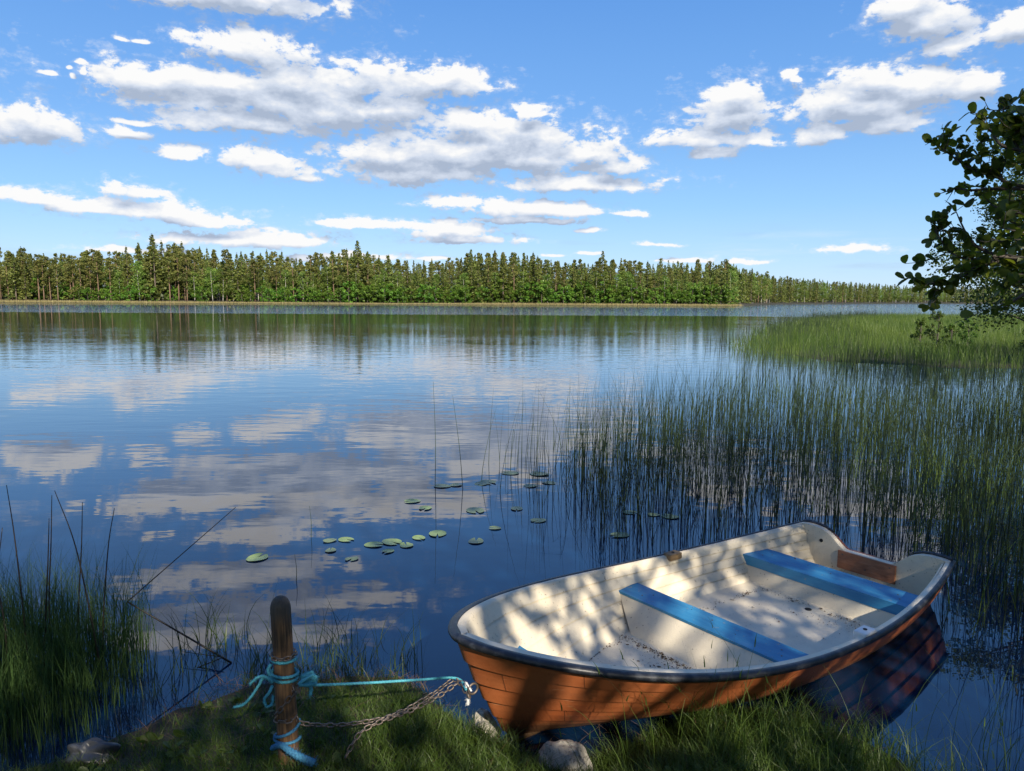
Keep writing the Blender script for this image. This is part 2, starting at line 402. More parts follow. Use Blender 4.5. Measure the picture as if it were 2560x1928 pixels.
def m_hull(n):
    j = n.new('ShaderNodeAttribute', attribute_name='joint').outputs['Fac']
    tc = n.new('ShaderNodeTexCoord').outputs['Object']
    a = n.noise(tc, 4.0, 6, .65); b = n.noise(tc, 45.0, 4, .6); g = n.noise(n.vm('MULTIPLY', tc, (2, 2, 9)), 3.0, 5, .7)
    c = n.mix(n.sstep(a, .3, .7), (.255, .068, .020), (.35, .108, .035))
    c = n.mix(n.sstep(b, .62, .75, 0, .7), c, (.2, .06, .02))
    c = n.mix(n.sstep(g, .62, .8, 0, .55), c, (.16, .075, .035))
    fr = n.m('ABSOLUTE', n.m('SUBTRACT', n.m('FRACT', j), .5))
    gr = n.sstep(fr, .4955, .499, 0, .6)
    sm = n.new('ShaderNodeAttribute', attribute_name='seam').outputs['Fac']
    c = n.mix(gr, c, (.05, .017, .008)); c = n.mix(n.sstep(sm, .15, .8, 0, .8), c, (.03, .012, .006))  # lap seams darkened in the colour: dirt and the shadow line under each lap
    hz = n.new('ShaderNodeSeparateXYZ', {0: tc}).outputs[2]
    c = n.mix(n.sstep(n.m('MULTIPLY_ADD', g, -.16, hz), .10, -.03, 0, .75), c, (.06, .045, .022))      # scum line from lying in the lake
    scr = n.noise(n.vm('MULTIPLY', tc, (1.5, 6, 40)), 2.0, 4, .7); c = n.mix(n.sstep(scr, .64, .70, 0, .5), c, (.55, .30, .16))
    return pbsdf(n, c, n.m('MULTIPLY_ADD', a, .3, .32), n.m('SUBTRACT', n.m('MULTIPLY', b, .15), gr), .5, .004)
def m_liner(n):
    tc = n.new('ShaderNodeTexCoord').outputs['Object']
    a = n.noise(tc, 2.5, 7, .68); b = n.noise(tc, 95.0, 3, .6); d = n.noise(tc, 60.0, 4, .6)
    z = n.new('ShaderNodeSeparateXYZ', {0: tc}).outputs[2]
    c = n.mix(n.sstep(a, .35, .7), (.70, .62, .47), (.59, .51, .38))
    c = n.mix(n.sstep(n.m('ADD', d, n.m('MULTIPLY', n.m('SUBTRACT', a, .5), .25)), .64, .72, 0, .8), c, (.12, .09, .06))
    st = n.noise(n.vm('MULTIPLY', tc, (9, 9, 1.2)), 1.0, 5, .7)
    c = n.mix(n.sstep(st, .56, .8, 0, .4), c, (.34, .27, .17))
    return pbsdf(n, c, .48, b, .35, .006)
def m_blue(n):
    tc = n.new('ShaderNodeTexCoord').outputs['Object']
    a = n.noise(n.vm('MULTIPLY', tc, (6, 1.2, 6)), 2.0, 6, .65); b = n.noise(tc, 70.0, 4, .6)
    c = n.mix(n.sstep(a, .35, .7), (.016, .165, .345), (.05, .25, .43))
    c = n.mix(n.sstep(b, .66, .76, 0, .8), c, (.02, .05, .14))
    c = n.mix(n.sstep(a, .62, .8, 0, .4), c, (.2, .34, .55))
    ch = n.noise(tc, 26.0, 6, .7); c = n.mix(n.sstep(ch, .63, .67, 0, .8), c, (.27, .25, .2))
    return pbsdf(n, c, .55, n.m('ADD', b, a), .3, .003)
def m_rubber(n):
    tc = n.new('ShaderNodeTexCoord').outputs['Object']; a = n.noise(tc, 25.0, 5, .6)
    return pbsdf(n, n.mix(n.sstep(a, .45, .75), (.012, .014, .020), (.05, .055, .065)), .42, a, .3, .003)
def m_wood(c1, c2, sc=30.0, ax_=(1, 12, 12), rough=.7):
    def f(n):
        tc = n.new('ShaderNodeTexCoord').outputs['Object']
        a = n.noise(n.vm('MULTIPLY', tc, ax_), sc * .12, 6, .65); b = n.noise(tc, 5.0, 4, .6)
        c = n.mix(n.sstep(a, .35, .7), c1, c2); c = n.mix(n.sstep(b, .5, .75, 0, .55), c, tuple(x * .35 for x in c1))
        return pbsdf(n, c, rough, a, .5, .006)
    return f
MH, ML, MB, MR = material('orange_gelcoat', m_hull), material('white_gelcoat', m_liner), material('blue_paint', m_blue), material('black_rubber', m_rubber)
MPLY = material('brown_plywood', m_wood((.26, .10, .045), (.38, .16, .08), ax_=(1, 3, 14)))
MBLK = material('oak_block', m_wood((.15, .09, .04), (.26, .17, .08)))
def m_plain(name, c, rough=.5, metal=0.0, sc=40.0, var=.5):
    def f(n):
        tc = n.new('ShaderNodeTexCoord').outputs['Object']; a = n.noise(tc, sc, 5, .6)
        return pbsdf(n, n.mix(a, tuple(x * (1 - var) for x in c), tuple(min(1, x * (1 + var)) for x in c)), rough, a, .3, .003, Metallic=metal)
    return material(name, f)
MSTEEL = m_plain('rusty_galvanised_steel', (.16, .13, .11), .5, .75, 120.0, .6)
MHOLE = m_plain('dark_hole', (.01, .01, .01), .8)
MWHITE = m_plain('white_plastic', (.7, .7, .68), .4, 0, 20, .1)

boat = tag(empty('rowing_boat', (BM[0], BM[1], 0), BYAW),
           'orange clinker rowing boat with white inside and blue thwarts, bow drawn up on the bank', 'boat')
# outer hull
rows, jn = [], []
for k in range(len(STR) - 1):
    a, b = STR[k], STR[k + 1]
    rows += [(a, .013, k), (a * .5 + b * .5, .0075, k), (b - .007, .0010, k), (b, 0.0, k)]
rows.append((1.0, 0.0, 5))
V, Fq = skin(lambda k: hull_pt(TB, np.full_like(TB, k[0]), k[1]), rows)
js = np.concatenate([[(TB * BL) / .78 + r[2] * .37 for r in rows] for sd in (0, 1)]).ravel()
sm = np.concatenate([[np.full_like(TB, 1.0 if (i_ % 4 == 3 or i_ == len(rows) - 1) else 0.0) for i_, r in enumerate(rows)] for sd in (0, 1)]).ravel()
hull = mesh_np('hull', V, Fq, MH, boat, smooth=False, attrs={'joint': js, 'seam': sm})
# keel strip
kp = np.stack([TB * 3.3, np.zeros_like(TB), b_zk(TB) - .006], -1)
kv, kf = tube(kp[:-1], .022, 6); mesh_np('keel', kv, kf, MH, boat)
# transom: thick white inside plate with the motor notch, orange outside
def tz(n_):
    x = np.abs(n_)
    return np.interp(x, [0, .165, .185, .22, .27, .31, .36, .42, .50, .56], [.214, .214, .220, .245, .289, .316, .336, .345, .345, .335])
def hull_inner(s, z, inset=.05):
    """half width of the lining at station s and height z"""
    t = np.clip(s / BL, 0, 1); u = np.clip((z - b_zk(t)) / (b_zg(t) - b_zk(t)), 0, 1)
    for _ in range(4): t = np.clip(s / (b_stem(u) - .05), 0, 1); u = np.clip((z - b_zk(t)) / (b_zg(t) - b_zk(t)), 0, 1)
    return np.maximum(b_w(t * BL) * u ** (.25 + .34 * t ** 4) - inset, 0)
nn_ = np.linspace(-.552, .552, 61)
def transom_col(s0, inset):
    w0 = .552
    uu = (np.abs(nn_) / w0) ** (1 / .25); zb = b_zk(0) + (b_zg(0) - b_zk(0)) * np.clip(uu, 0, 1)
    zt = tz(nn_); zb = np.minimum(zb, zt - .004)
    return np.stack([np.full(61, s0), nn_, zb], -1), np.stack([np.full(61, s0), nn_, zt], -1)
for nm, s0, s1, mt in (('transom_outer', -.012, .012, MH), ('transom', .0125, .062, ML)):
    b0, t0 = transom_col(s0, 0); b1, t1 = transom_col(s1, 0)
    V = np.concatenate([b0, t0, b1, t1]); i = np.arange(60); n6 = 61
    Fq = np.concatenate([np.stack([i, i + 1, n6 + i + 1, n6 + i], -1), np.stack([2 * n6 + i + 1, 2 * n6 + i, 3 * n6 + i, 3 * n6 + i + 1], -1),
                         np.stack([n6 + i, n6 + i + 1, 3 * n6 + i + 1, 3 * n6 + i], -1), np.stack([i + 1, i, 2 * n6 + i, 2 * n6 + i + 1], -1)])
    mesh_np(nm, V, Fq, mt, boat, smooth=False)
# lining with moulded planks, floor
def floor_z(t): return .032 + .15 * np.clip(t - .55, 0, 1) ** 2 * 2.0
def lin_row(k):
    v, off = k; t = TB
    z = floor_z(t) + (b_zg(t) - floor_z(t) + .004) * v
    u = np.clip((z - b_zk(t)) / (b_zg(t) - b_zk(t)), 0, 1)
    n_ = np.maximum(b_w(t * BL) * u ** (.25 + .34 * t ** 4) - .042 + off, 0) * np.where(t > .985, np.clip((1 - t) / .015, 0, 1), 1)
    return .05 + t * (b_stem(u) - .095), n_, z
lr = []
LS = [0, .2, .42, .63, .83, 1.0]
for k in range(5):
    a, b = LS[k], LS[k + 1]; lr += [(a, -.008), (a * .55 + b * .45, -.006), (b - .03, -.004), (b, .008)]
V, Fq = skin(lin_row, lr, flip=True)
liner = mesh_np('lining', V, Fq, ML, boat, smooth=False)
s0, n0, z0 = lin_row((0.0, -.008))
m = len(TB); V = np.concatenate([np.stack([s0, n0, z0], -1), np.stack([s0, n0 * 0, z0], -1), np.stack([s0, -n0, z0], -1)])
i = np.arange(m - 1); Fq = np.concatenate([np.stack([m + i, m + i + 1, i + 1, i], -1), np.stack([2 * m + i, 2 * m + i + 1, m + i + 1, m + i], -1)])
mesh_np('floor', V, Fq, ML, boat)
# white inner rim (flat flange) and black rubber gunwale
def gun_line(inset, dz, tt=TB):
    z = b_zg(tt) + dz; s = tt * (BL - inset * 1.0); w_ = np.maximum(b_w(tt * BL) - inset, 0)
    w_ = np.where(tt > .985, w_ * np.clip((1 - tt) / .015, 0, 1) ** .5, w_) if inset > 0 else w_
    return np.concatenate([np.stack([s, -w_, z], -1), np.stack([s, w_, z], -1)[::-1][1:]])
A, B_, C_ = gun_line(.004, .008), gun_line(.04, .010), gun_line(.046, -.006)
m = len(A); i = np.arange(m - 1); V = np.concatenate([A, B_, C_])
Fq = np.concatenate([np.stack([i, i + 1, m + i + 1, m + i], -1), np.stack([m + i, m + i + 1, 2 * m + i + 1, 2 * m + i], -1)])
mesh_np('inner_rim', V, Fq, ML, boat)
prof = [(-.016, -.030), (-.022, -.012), (-.019, .008), (-.006, .017), (.010, .016), (.016, .008), (.014, -.004), (.004, -.030)]
rings = []
for dn, dz in prof: rings.append(gun_line(dn * .85, dz * .66 + .003))
m = len(rings[0]); V = np.concatenate(rings); Fq = []
for k in range(len(prof)):
    a = k * m + np.arange(m - 1); b = ((k + 1) % len(prof)) * m + np.arange(m - 1); Fq.append(np.stack([a, a + 1, b + 1, b], -1))
Fs = [np.concatenate(Fq), np.array([[k * m for k in range(len(prof))], [k * m + m - 1 for k in range(len(prof))][::-1]])]
parts = [(V, Fs)]
for sd in (-1, 1):
    xs = np.linspace(.548, .30, 24); pth = np.stack([np.full(24, .0), sd * xs, tz(xs) + .006], -1)
    parts.append(tube(pth, np.linspace(.014, .009, 24), 8))
V, Fs = join(parts); mesh_np('rubber_gunwale', V, Fs, MR, boat)
# prisms (box with bevel) across the boat, following the lining
def across(name, sec, mat, bev=.008, inset=.035, nmax=None, label=None):
    """sec: closed (s,z) section; ends follow the lining"""
    bm = bmesh.new(); L_ = [];
    cols = np.linspace(-1, 1, 15)
    for c in cols:
        L_.append([bm.verts.new((s, c * min(float(hull_inner(s, z, inset)), nmax or 9), z)) for s, z in sec])
    k = len(sec)
    for a, b in zip(L_[:-1], L_[1:]):
        for j in range(k): bm.faces.new((a[j], a[(j + 1) % k], b[(j + 1) % k], b[j]))
    bm.faces.new(L_[0][::-1]); bm.faces.new(L_[-1])
    if bev:
        es = [e for e in bm.edges if len(e.link_faces) == 2 and e.calc_face_angle(0) > .5]
        bmesh.ops.bevel(bm, geom=es, offset=bev, segments=2, affect='EDGES', profile=.6)
    return obj_bm(name, bm, mat, boat, smooth=False)
across('thwart_box', [(2.13, -.02), (1.958, .190), (1.755, .190), (1.69, -.02)], ML, .012)
across('thwart', [(1.962, .191), (1.962, .206), (1.765, .206), (1.765, .191)], MB, .004)
across('stern_box', [(.765, -.02), (.70, .128), (.50, .128), (.50, .045), (.055, .045), (.055, -.02)], ML, .01)
across('thwart', [(.705, .130), (.705, .202), (.455, .202), (.455, .130)], MB, .007)
for th, sx, zz in ((bpy.data.objects['thwart'], 1.865, .2065), (bpy.data.objects['thwart.001'], .58, .2025)):
    for yy in (-.5, -.46, .46, .5, 0.0):
        bm = bmesh.new(); bmesh.ops.create_cone(bm, cap_ends=True, segments=10, radius1=.006, radius2=.005, depth=.003, matrix=Matrix.Translation((sx + (.03 if abs(yy) == .5 else -.03), yy, zz))); obj_bm('screw', bm, MSTEEL, th)
across('bow_seat', [(3.24, .245), (3.24, .275), (3.03, .275), (3.03, .245)], MB, .005)
def box(name, c, d, mat, parent, rot=None, bev=.004, seg=2):
    bm = bmesh.new(); bmesh.ops.create_cube(bm, size=1.0)
    bmesh.ops.scale(bm, vec=d, verts=bm.verts)
    if bev: bmesh.ops.bevel(bm, geom=bm.edges[:], offset=bev, segments=seg, affect='EDGES', profile=.6)
    if rot is not None: bmesh.ops.rotate(bm, cent=(0, 0, 0), matrix=Matrix.Rotation(rot, 3, 'Z'), verts=bm.verts)
    bmesh.ops.translate(bm, vec=c, verts=bm.verts)
    return obj_bm(name, bm, mat, parent)
mp = box('motor_pad', (.071, 0.0, .146), (.016, .43, .135), MPLY, boat, bev=.003)
for yy, zz in ((-.175, .19), (.175, .19), (0.0, .12)):
    bm = bmesh.new(); bmesh.ops.create_cone(bm, cap_ends=True, segments=12, radius1=.006, radius2=.005, depth=.006,
        matrix=Matrix.Translation((.081, yy, zz)) @ Matrix.Rotation(R(90), 4, 'Y')); obj_bm('screw', bm, MSTEEL, mp)
bm = bmesh.new(); bmesh.ops.create_cone(bm, cap_ends=True, segments=16, radius1=.014, radius2=.014, depth=.004,
    matrix=Matrix.Translation((.064, -.36, .245)) @ Matrix.Rotation(R(90), 4, 'Y')); obj_bm('transom_hole', bm, MHOLE, boat)
bm = bmesh.new(); bmesh.ops.create_cone(bm, cap_ends=True, segments=20, radius1=.022, radius2=.022, depth=.004, matrix=Matrix.Translation((.86, .03, .034)))
obj_bm('drain_hole', bm, MHOLE, boat)
for s_, sd, mt, lb in ((1.36, -1, MBLK, 'worn brown wooden oarlock block'), (1.47, 1, MWHITE, 'white plastic oarlock block')):
    w_ = float(b_w(s_)); z_ = float(b_zg(s_ / BL))
    o = box('oarlock_block', (s_, sd * (w_ - .045), z_ + .006), (.115, .075, .045), mt, boat, rot=sd * .03, bev=.01, seg=3); o['label'] = lb
    bm = bmesh.new(); bmesh.ops.create_cone(bm, cap_ends=True, segments=14, radius1=.011, radius2=.011, depth=.008, matrix=Matrix.Translation((s_, sd * (w_ - .045), z_ + .028)))
    obj_bm('pin_hole', bm, MHOLE, o)
# mooring eye on the stem
se, ze = 3.50, .335
ang = np.linspace(0, 2 * math.pi, 25); pth = np.stack([se + .028 + .024 * np.cos(ang), .0 * ang, ze + .024 * np.sin(ang)], -1)
V, Fs = tube(pth, .0055, 8, cap=False); mesh_np('mooring_eye', V, Fs, MSTEEL, boat)
def b2w(s, n_, z): return np.array([BM[0] + BAX[0] * s + BN[0] * n_, BM[1] + BAX[1] * s + BN[1] * n_, z])
EYE_W = b2w(se + .045, 0, ze)

# dead leaves and dirt lying in the boat
def m_litter(n):
    r = n.new('ShaderNodeAttribute', attribute_name='rnd').outputs['Fac']
    return pbsdf(n, n.mix(r, (.035, .02, .012), (.17, .10, .05)), .9)
MLIT = material('dead_leaf', m_litter)
def litter():
    P = []
    def add(s, n_, k, ss, sn):
        for _ in range(k): P.append((s + rng.normal(0, ss), n_ + rng.normal(0, sn)))
    for k in range(60): add(2.125 + rng.uniform(0, .03), rng.uniform(-.42, .35), 9, .022, .03)       # corner in front of the thwart box
    for k in range(24): add(.80, rng.uniform(-.33, .40), 8, .022, .03)
    for k in range(24): add(rng.uniform(.8, 1.6), -.36 - rng.uniform(0, .03), 6, .03, .014)
    for k in range(16): add(rng.uniform(2.2, 2.6), -.36 - rng.uniform(0, .03), 5, .03, .014)
    add(2.22, .0, 70, .06, .10); add(.9, .3, 90, .06, .09); add(1.0, 0, 50, .12, .14); add(2.3, .05, 60, .14, .2); add(1.85, 0, 14, .05, .3); add(.58, 0, 12, .06, .3)
    Vs, Fs, Rn = [], [], []
    for s, n_ in P:
        if s < .785 and s > .70: continue
        z = .003
        if 1.765 < s < 1.96: z = .207
        elif .46 < s < .70: z = .204
        elif s < .46 or 1.66 < s < 2.12: continue
        z += float(floor_z(s / BL)); mx = float(hull_inner(s, z + .01, .055))
        if abs(n_) > mx: n_ = math.copysign(mx - .004, n_)
        r = rng.uniform(.0018, .0055) if rng.random() < .94 else rng.uniform(.008, .014)
        a = rng.uniform(0, 6.28); e = rng.uniform(.3, .9); k = np.arange(5) * 1.2566
        xy = np.stack([np.cos(k) * r, np.sin(k) * r * e], -1) @ np.array([[math.cos(a), math.sin(a)], [-math.sin(a), math.cos(a)]])
        o = len(Vs) * 5
        Vs.append(np.column_stack([s + xy[:, 0], n_ + xy[:, 1], z + rng.uniform(0, .006, 5)])); Fs.append(o + np.arange(5)); Rn += [rng.random()] * 5
    V = np.concatenate(Vs); W_ = np.stack([b2w(*v) for v in V])
    o = mesh_np('leaf_litter', W_, np.array(Fs), MLIT, rnd=np.array(Rn), smooth=False)
    tag(o, 'brown dead leaves and dirt scattered over the white boat floor', 'litter', kind='stuff')
litter()

# ------------------------------------------------------------------ mooring post, chains, ropes
PX, PY = -.915, 2.86; PR = .040
pz = float(ground_z(np.array([PX]), np.array([PY]))[0])
def m_post(n):
    tc = n.new('ShaderNodeTexCoord').outputs['Object']; z = n.new('ShaderNodeSeparateXYZ', {0: tc}).outputs[2]
    g = n.noise(n.vm('MULTIPLY', tc, (9, 9, .45)), 13.0, 6, .65); b = n.noise(tc, 7.0, 5, .6); ck = n.noise(n.vm('MULTIPLY', tc, (22, 22, .7)), 3.0, 3, .6)
    c = n.mix(n.sstep(g, .35, .7), (.06, .034, .018), (.22, .12, .052)); c = n.mix(n.sstep(b, .5, .75, 0, .6), c, (.03, .02, .014))
    c = n.mix(n.sstep(n.m('MULTIPLY_ADD', b, .12, z), .64, .73, 0, .75), c, (.085, .075, .062))      # greyed weathered head
    crack = n.sstep(ck, .70, .76); c = n.mix(crack, c, (.008, .006, .005))
    return pbsdf(n, c, .85, n.m('SUBTRACT', g, crack), .8, .008)
MPOST = material('weathered_post_wood', m_post)
_unused = (m_wood((.045, .026, .014), (.17, .09, .038), 110.0, (9, 9, .45), .8),)
post = tag(empty('mooring_post', (PX, PY, pz)), 'round-topped brown wooden mooring post on the grassy bank, wrapped in chain and rope', 'post')
zt = .885 - pz
zs = np.concatenate([[-.25, 0, .1, .2, .3, .4, .5], zt - .05 + .05 * np.sin(np.linspace(0, math.pi / 2, 9))])
V, sides = [], 28
for z in zs:
    rr = PR * (1 + .05 * (z < .3)) if z <= zt - .0501 else PR * math.sqrt(max(1 - ((z - zt + .05) / .05) ** 2, .0004)) ** .8
    lean = -.022 * z
    for k in range(sides):
        a = 2 * math.pi * k / sides; q = 1 + .015 * math.sin(5 * a + 3 * z) + .01 * math.sin(11 * a)
        V.append((rr * q * math.cos(a) + lean, rr * q * math.sin(a), z))
nz = len(zs)
Fq = np.array([[i * sides + k, i * sides + (k + 1) % sides, (i + 1) * sides + (k + 1) % sides, (i + 1) * sides + k] for i in range(nz - 1) for k in range(sides)])
mesh_np('shaft', V, [Fq, np.array([[(nz - 1) * sides + k for k in range(sides)]])], MPOST, post)

LINK_V = None
def link_mesh():
    a = np.linspace(0, 2 * math.pi, 20, endpoint=False); L_, Wd = .0125, .0085
    pth = np.stack([np.cos(a) * Wd + np.sign(np.cos(a)) * L_ * .5, np.sin(a) * Wd, 0 * a], -1)
    pth = np.vstack([pth, pth[:1]])
    V, Fs = tube(pth, .0034, 7, cap=False); me = mesh_np('link', V, Fs, MSTEEL).data
    o = bpy.data.objects['link']; bpy.data.objects.remove(o); return me
LMESH = link_mesh()
def chain(name, pts, label, pitch=.0262):
    P = smooth_path(pts, 400); d = np.concatenate([[0], np.cumsum(np.linalg.norm(np.diff(P, axis=0), axis=1))])
    n = int(d[-1] / pitch); root = tag(empty(name, tuple(P[0])), label, 'chain', 'rusty mooring chains')
    for i in range(n):
        c = np.array([np.interp((i + .5) * pitch, d, P[:, k]) for k in range(3)])
        a = np.array([np.interp((i + .3) * pitch, d, P[:, k]) for k in range(3)]); b = np.array([np.interp((i + .7) * pitch, d, P[:, k]) for k in range(3)])
        q = Vector(b - a).to_track_quat('X', 'Z').to_matrix().to_4x4() @ Matrix.Rotation(R(90) * (i % 2) + rng.normal(0, .2) + .4, 4, 'X')
        o = bpy.data.objects.new('link', LMESH); COL.objects.link(o); o.parent = root
        o.matrix_local = Matrix.Translation(Vector(c - P[0])) @ q
    return root
def z3(a, b, Y): return at(500 + a * .36166, 1400 + b * .36166, Y=Y)
def gz(x, y): return float(ground_z(np.array([x]), np.array([y]))[0])
def around(z0, z1, a0, a1, r=PR + .006, n=9):
    t = np.linspace(0, 1, n); a = R(a0) + (R(a1) - R(a0)) * t; z = z0 + (z1 - z0) * t
    return [np.array([PX - .022 * (zz - pz) + r * math.cos(aa), PY + r * math.sin(aa), zz]) for aa, zz in zip(a, z)]
zb1 = z3(580, 697, 2.81)[2]; zb2 = z3(580, 960, 2.81)[2]; zb3 = z3(560, 1140, 2.81)[2]
chain('mooring_chain', around(zb1 + .004, zb1, -200, 150, n=14) + around(zb2 + .02, zb3, 330, 200, n=7)[0:7], 'rusty chain wound around the wooden mooring post')
rq = z3(675, 1125, 2.84)
main = around(zb3 + .01, zb3 + .012, 215, 345, n=6) + [z3(700, 1128, 2.86), z3(900, 1143, 2.92), z3(1100, 1125, 2.98), z3(1280, 1090, 3.04), z3(1450, 1020, 3.10), z3(1620, 920, 3.17), z3(1760, 830, 3.22), EYE_W + [-.01, 0, -.02]]
chain('mooring_chain', main, 'rusty chain sagging from the foot of the post to the bow ring')
g1 = z3(985, 1270, 2.86); g1[2] = gz(g1[0], g1[1]) + .03
chain('mooring_chain', [EYE_W + [0, -.01, -.03], z3(1800, 850, 3.20), z3(1660, 935, 3.15), z3(1480, 1030, 3.07), z3(1330, 1085, 3.0), z3(1220, 1130, 2.95), z3(1100, 1205, 2.91), g1], 'loose chain end hanging beside the sagging chain into the grass')

def m_rope(c1, c2):
    def f(n):
        tc = n.new('ShaderNodeTexCoord').outputs['Object']; a = n.noise(tc, 160.0, 4, .7); b = n.noise(tc, 14.0, 3, .6)
        return pbsdf(n, n.mix(n.sstep(n.m('ADD', n.m('MULTIPLY', a, .6), n.m('MULTIPLY', b, .4)), .35, .65), c1, c2), .8, a, .7, .004)
    return f
MTURQ = material('turquoise_rope_fibre', m_rope((.02, .19, .26), (.09, .38, .46)))
MDBLUE = material('dark_blue_rope_fibre', m_rope((.015, .09, .20), (.05, .22, .36)))
MGREY = material('frayed_white_rope', m_rope((.35, .36, .38), (.65, .66, .66)))
def rope_tube(pts, r, n=120): return tube(smooth_path(pts, n), r, 12, strands=3, twist=420.0)
def fuzz(pts, k, ln, r=.0006, spread=1.0, n=60):
    P = smooth_path(pts, n); out = []
    for _ in range(k):
        p = P[rng.integers(0, n)]; d = rng.normal(0, 1, 3) * spread; d /= np.linalg.norm(d)
        q = p + d * ln * rng.uniform(.4, 1) ; mid_ = (p + q) / 2 + rng.normal(0, ln * .2, 3)
        out.append(tube(smooth_path([p, mid_, q], 5), np.linspace(r, r * .5, 5), 3, cap=False))
    return out
zr = z3(580, 850, 2.81)[2]; zr0 = z3(580, 725, 2.81)[2]
rope = tag(empty('mooring_rope', (PX, PY, zr)), 'turquoise rope knotted round the post and stretched to the bow ring', 'rope')
def rel(parts, c):
    V, Fs = join(parts); return V - np.array(c), Fs
line = [z3(690, 868, 2.83), z3(900, 862, 2.91), z3(1200, 848, 3.01), z3(1500, 830, 3.12), z3(1770, 818, 3.22), EYE_W + [-.015, 0, .0]]
V, Fs = rel([rope_tube(line, .0055, 320)] + fuzz(line, 260, .012), (PX, PY, zr)); mesh_np('taut_line', V, Fs, MTURQ, rope)
c1 = around(zr0 + .01, zr0 - .0, 190, 350, PR + .007) + around(zr0, zr + .02, 355, 540, PR + .009)
c2 = around(zr + .012, zr - .01, 185, 375, PR + .009) + around(zr + .01, zr + .02, 380, 545, PR + .010)
c3 = around(zr + .034, zr + .012, 190, 380, PR + .015)
V, Fs = rel([rope_tube(c, .0062, 160) for c in (c1, c2, c3)] + fuzz(c2, 200, .014), (PX, PY, zr)); mesh_np('coil', V, Fs, MTURQ, rope)
kn = [z3(690, 850, 2.80)]
ctr = z3(752, 825, 2.80)
for k in range(26):
    a = k * 2.4; rr = .016 + .012 * rng.random(); kn.append(ctr + np.array([rr * math.cos(a) * 1.2, rng.normal(0, .009), rr * math.sin(a)]))
kn += [z3(765, 880, 2.8), z3(762, 935, 2.79)]
V, Fs = rel([rope_tube(kn, .0065, 300)] + fuzz(kn, 700, .022), (PX, PY, zr)); mesh_np('knot', V, Fs, MTURQ, rope)
tl = [[z3(495, 840, 2.79), z3(440, 805, 2.77), z3(395, 815, 2.76), z3(345, 858, 2.76)],
      [z3(500, 830, 2.80), z3(440, 815, 2.78), z3(405, 870, 2.77), z3(350, 950, 2.76), z3(300, 1000, 2.76), z3(235, 1020, 2.76)],
      [z3(500, 870, 2.80), z3(480, 915, 2.78), z3(445, 965, 2.77), z3(460, 1010, 2.77), z3(495, 1000, 2.78), z3(505, 940, 2.8)],
      [z3(490, 720, 2.81), z3(470, 760, 2.8), z3(480, 800, 2.8), z3(500, 850, 2.8)]]
for t_ in tl:
    V, Fs = rel([rope_tube(t_, np.linspace(.0062, .0045, 90), 90)] + fuzz(t_, 110, .012) + fuzz(t_[-2:], 60, .012), (PX, PY, zr)); mesh_np('tail', V, Fs, MTURQ, rope)
zl = z3(560, 1275, 2.80)[2]
lrope = tag(empty('rope', (PX, PY, zl)), 'dark blue rope tied low on the post with its frayed end on the grass', 'rope')
d1 = around(z3(680, 1165, 2.81)[2], zl, 20, -190, PR + .01, 9) + around(zl, zl - .005, 200, 360, PR + .012, 8)
V, Fs = rel([rope_tube(d1, .006, 160)] + fuzz(d1, 150, .012), (PX, PY, zl)); mesh_np('coil', V, Fs, MDBLUE, lrope)
d2 = [z3(500, 1300, 2.79), z3(560, 1280, 2.76), z3(620, 1320, 2.74), z3(700, 1365, 2.73), z3(790, 1405, 2.73)]
V, Fs = rel([rope_tube(d2, np.linspace(.011, .015, 90), 90)] + fuzz(d2[-3:], 320, .03), (PX, PY, zl)); mesh_np('frayed_tail', V, Fs, MDBLUE, lrope)
fr = [EYE_W + [.008, -.012, 0], z3(1838, 850, 3.15), z3(1850, 920, 3.15), z3(1852, 1000, 3.15)]
V, Fs = rel([rope_tube(fr, np.linspace(.004, .007, 60), 60)] + fuzz(fr, 120, .012) + fuzz(fr[-2:], 160, .016), EYE_W)
o = mesh_np('rope_end', V, Fs, MGREY); o.location = EYE_W; tag(o, 'short frayed white rope end hanging from the bow ring', 'rope')

# ------------------------------------------------------------------ stones
def stone(name, c, r, mat, label, cat, seed=0, sq=(1, 1, .7), parent=None):
    bm = bmesh.new(); bmesh.ops.create_icosphere(bm, subdivisions=5, radius=1.0)
    for v in bm.verts:
        d = np.array(v.co); k = 1 + .55 * (vnoise(d[0] * 1.3 + seed, d[1] * 1.3 + d[2] * 1.7, seed) - .5) + .22 * (vnoise(d[0] * 4 + d[2] * 3, d[1] * 4 - d[2] * 2, seed + 2) - .5)
        v.co = Vector((d[0] * r * sq[0] * k, d[1] * r * sq[1] * k, d[2] * r * sq[2] * k))
    o = obj_bm(name, bm, mat, None, True); o.location = c; return tag(o, label, cat)
def m_stone(c1, c2):
    def f(n):
        tc = n.new('ShaderNodeTexCoord').outputs['Object']; a = n.noise(tc, 9.0, 8, .65); b = n.noise(tc, 70.0, 4, .6)
        return pbsdf(n, n.mix(n.sstep(b, .5, .7), n.mix(n.sstep(a, .35, .65), c1, c2), tuple(x * .5 for x in c1)), .9, n.m('ADD', a, n.m('MULTIPLY', b, .4)), .7, .02)
    return f
MST = material('pale_granite', m_stone((.34, .31, .26), (.5, .47, .40)))
MDK = material('wet_dark_stone', lambda n: pbsdf(n, n.mix(n.noise(n.new('ShaderNodeTexCoord').outputs['Object'], 14.0, 6, .6), (.012, .013, .017), (.06, .065, .075)), .38))
stone('stone', (.25, 3.03, .035), .15, MST, 'pale granite stone in the grass under the boat bow, lower and larger of the two', 'stone', 1, (.85, .66, .78))
stone('stone', (-.13, 3.36, .0), .10, MST, 'small pale stone at the water edge just left of the boat stem', 'stone', 4, (.8, .8, .95))
stone('stone', (-1.86, 3.07, .06), .085, MDK, 'dark wet angular stone at the foot of the left sedge clump', 'stone', 7, (1.2, .7, .75))

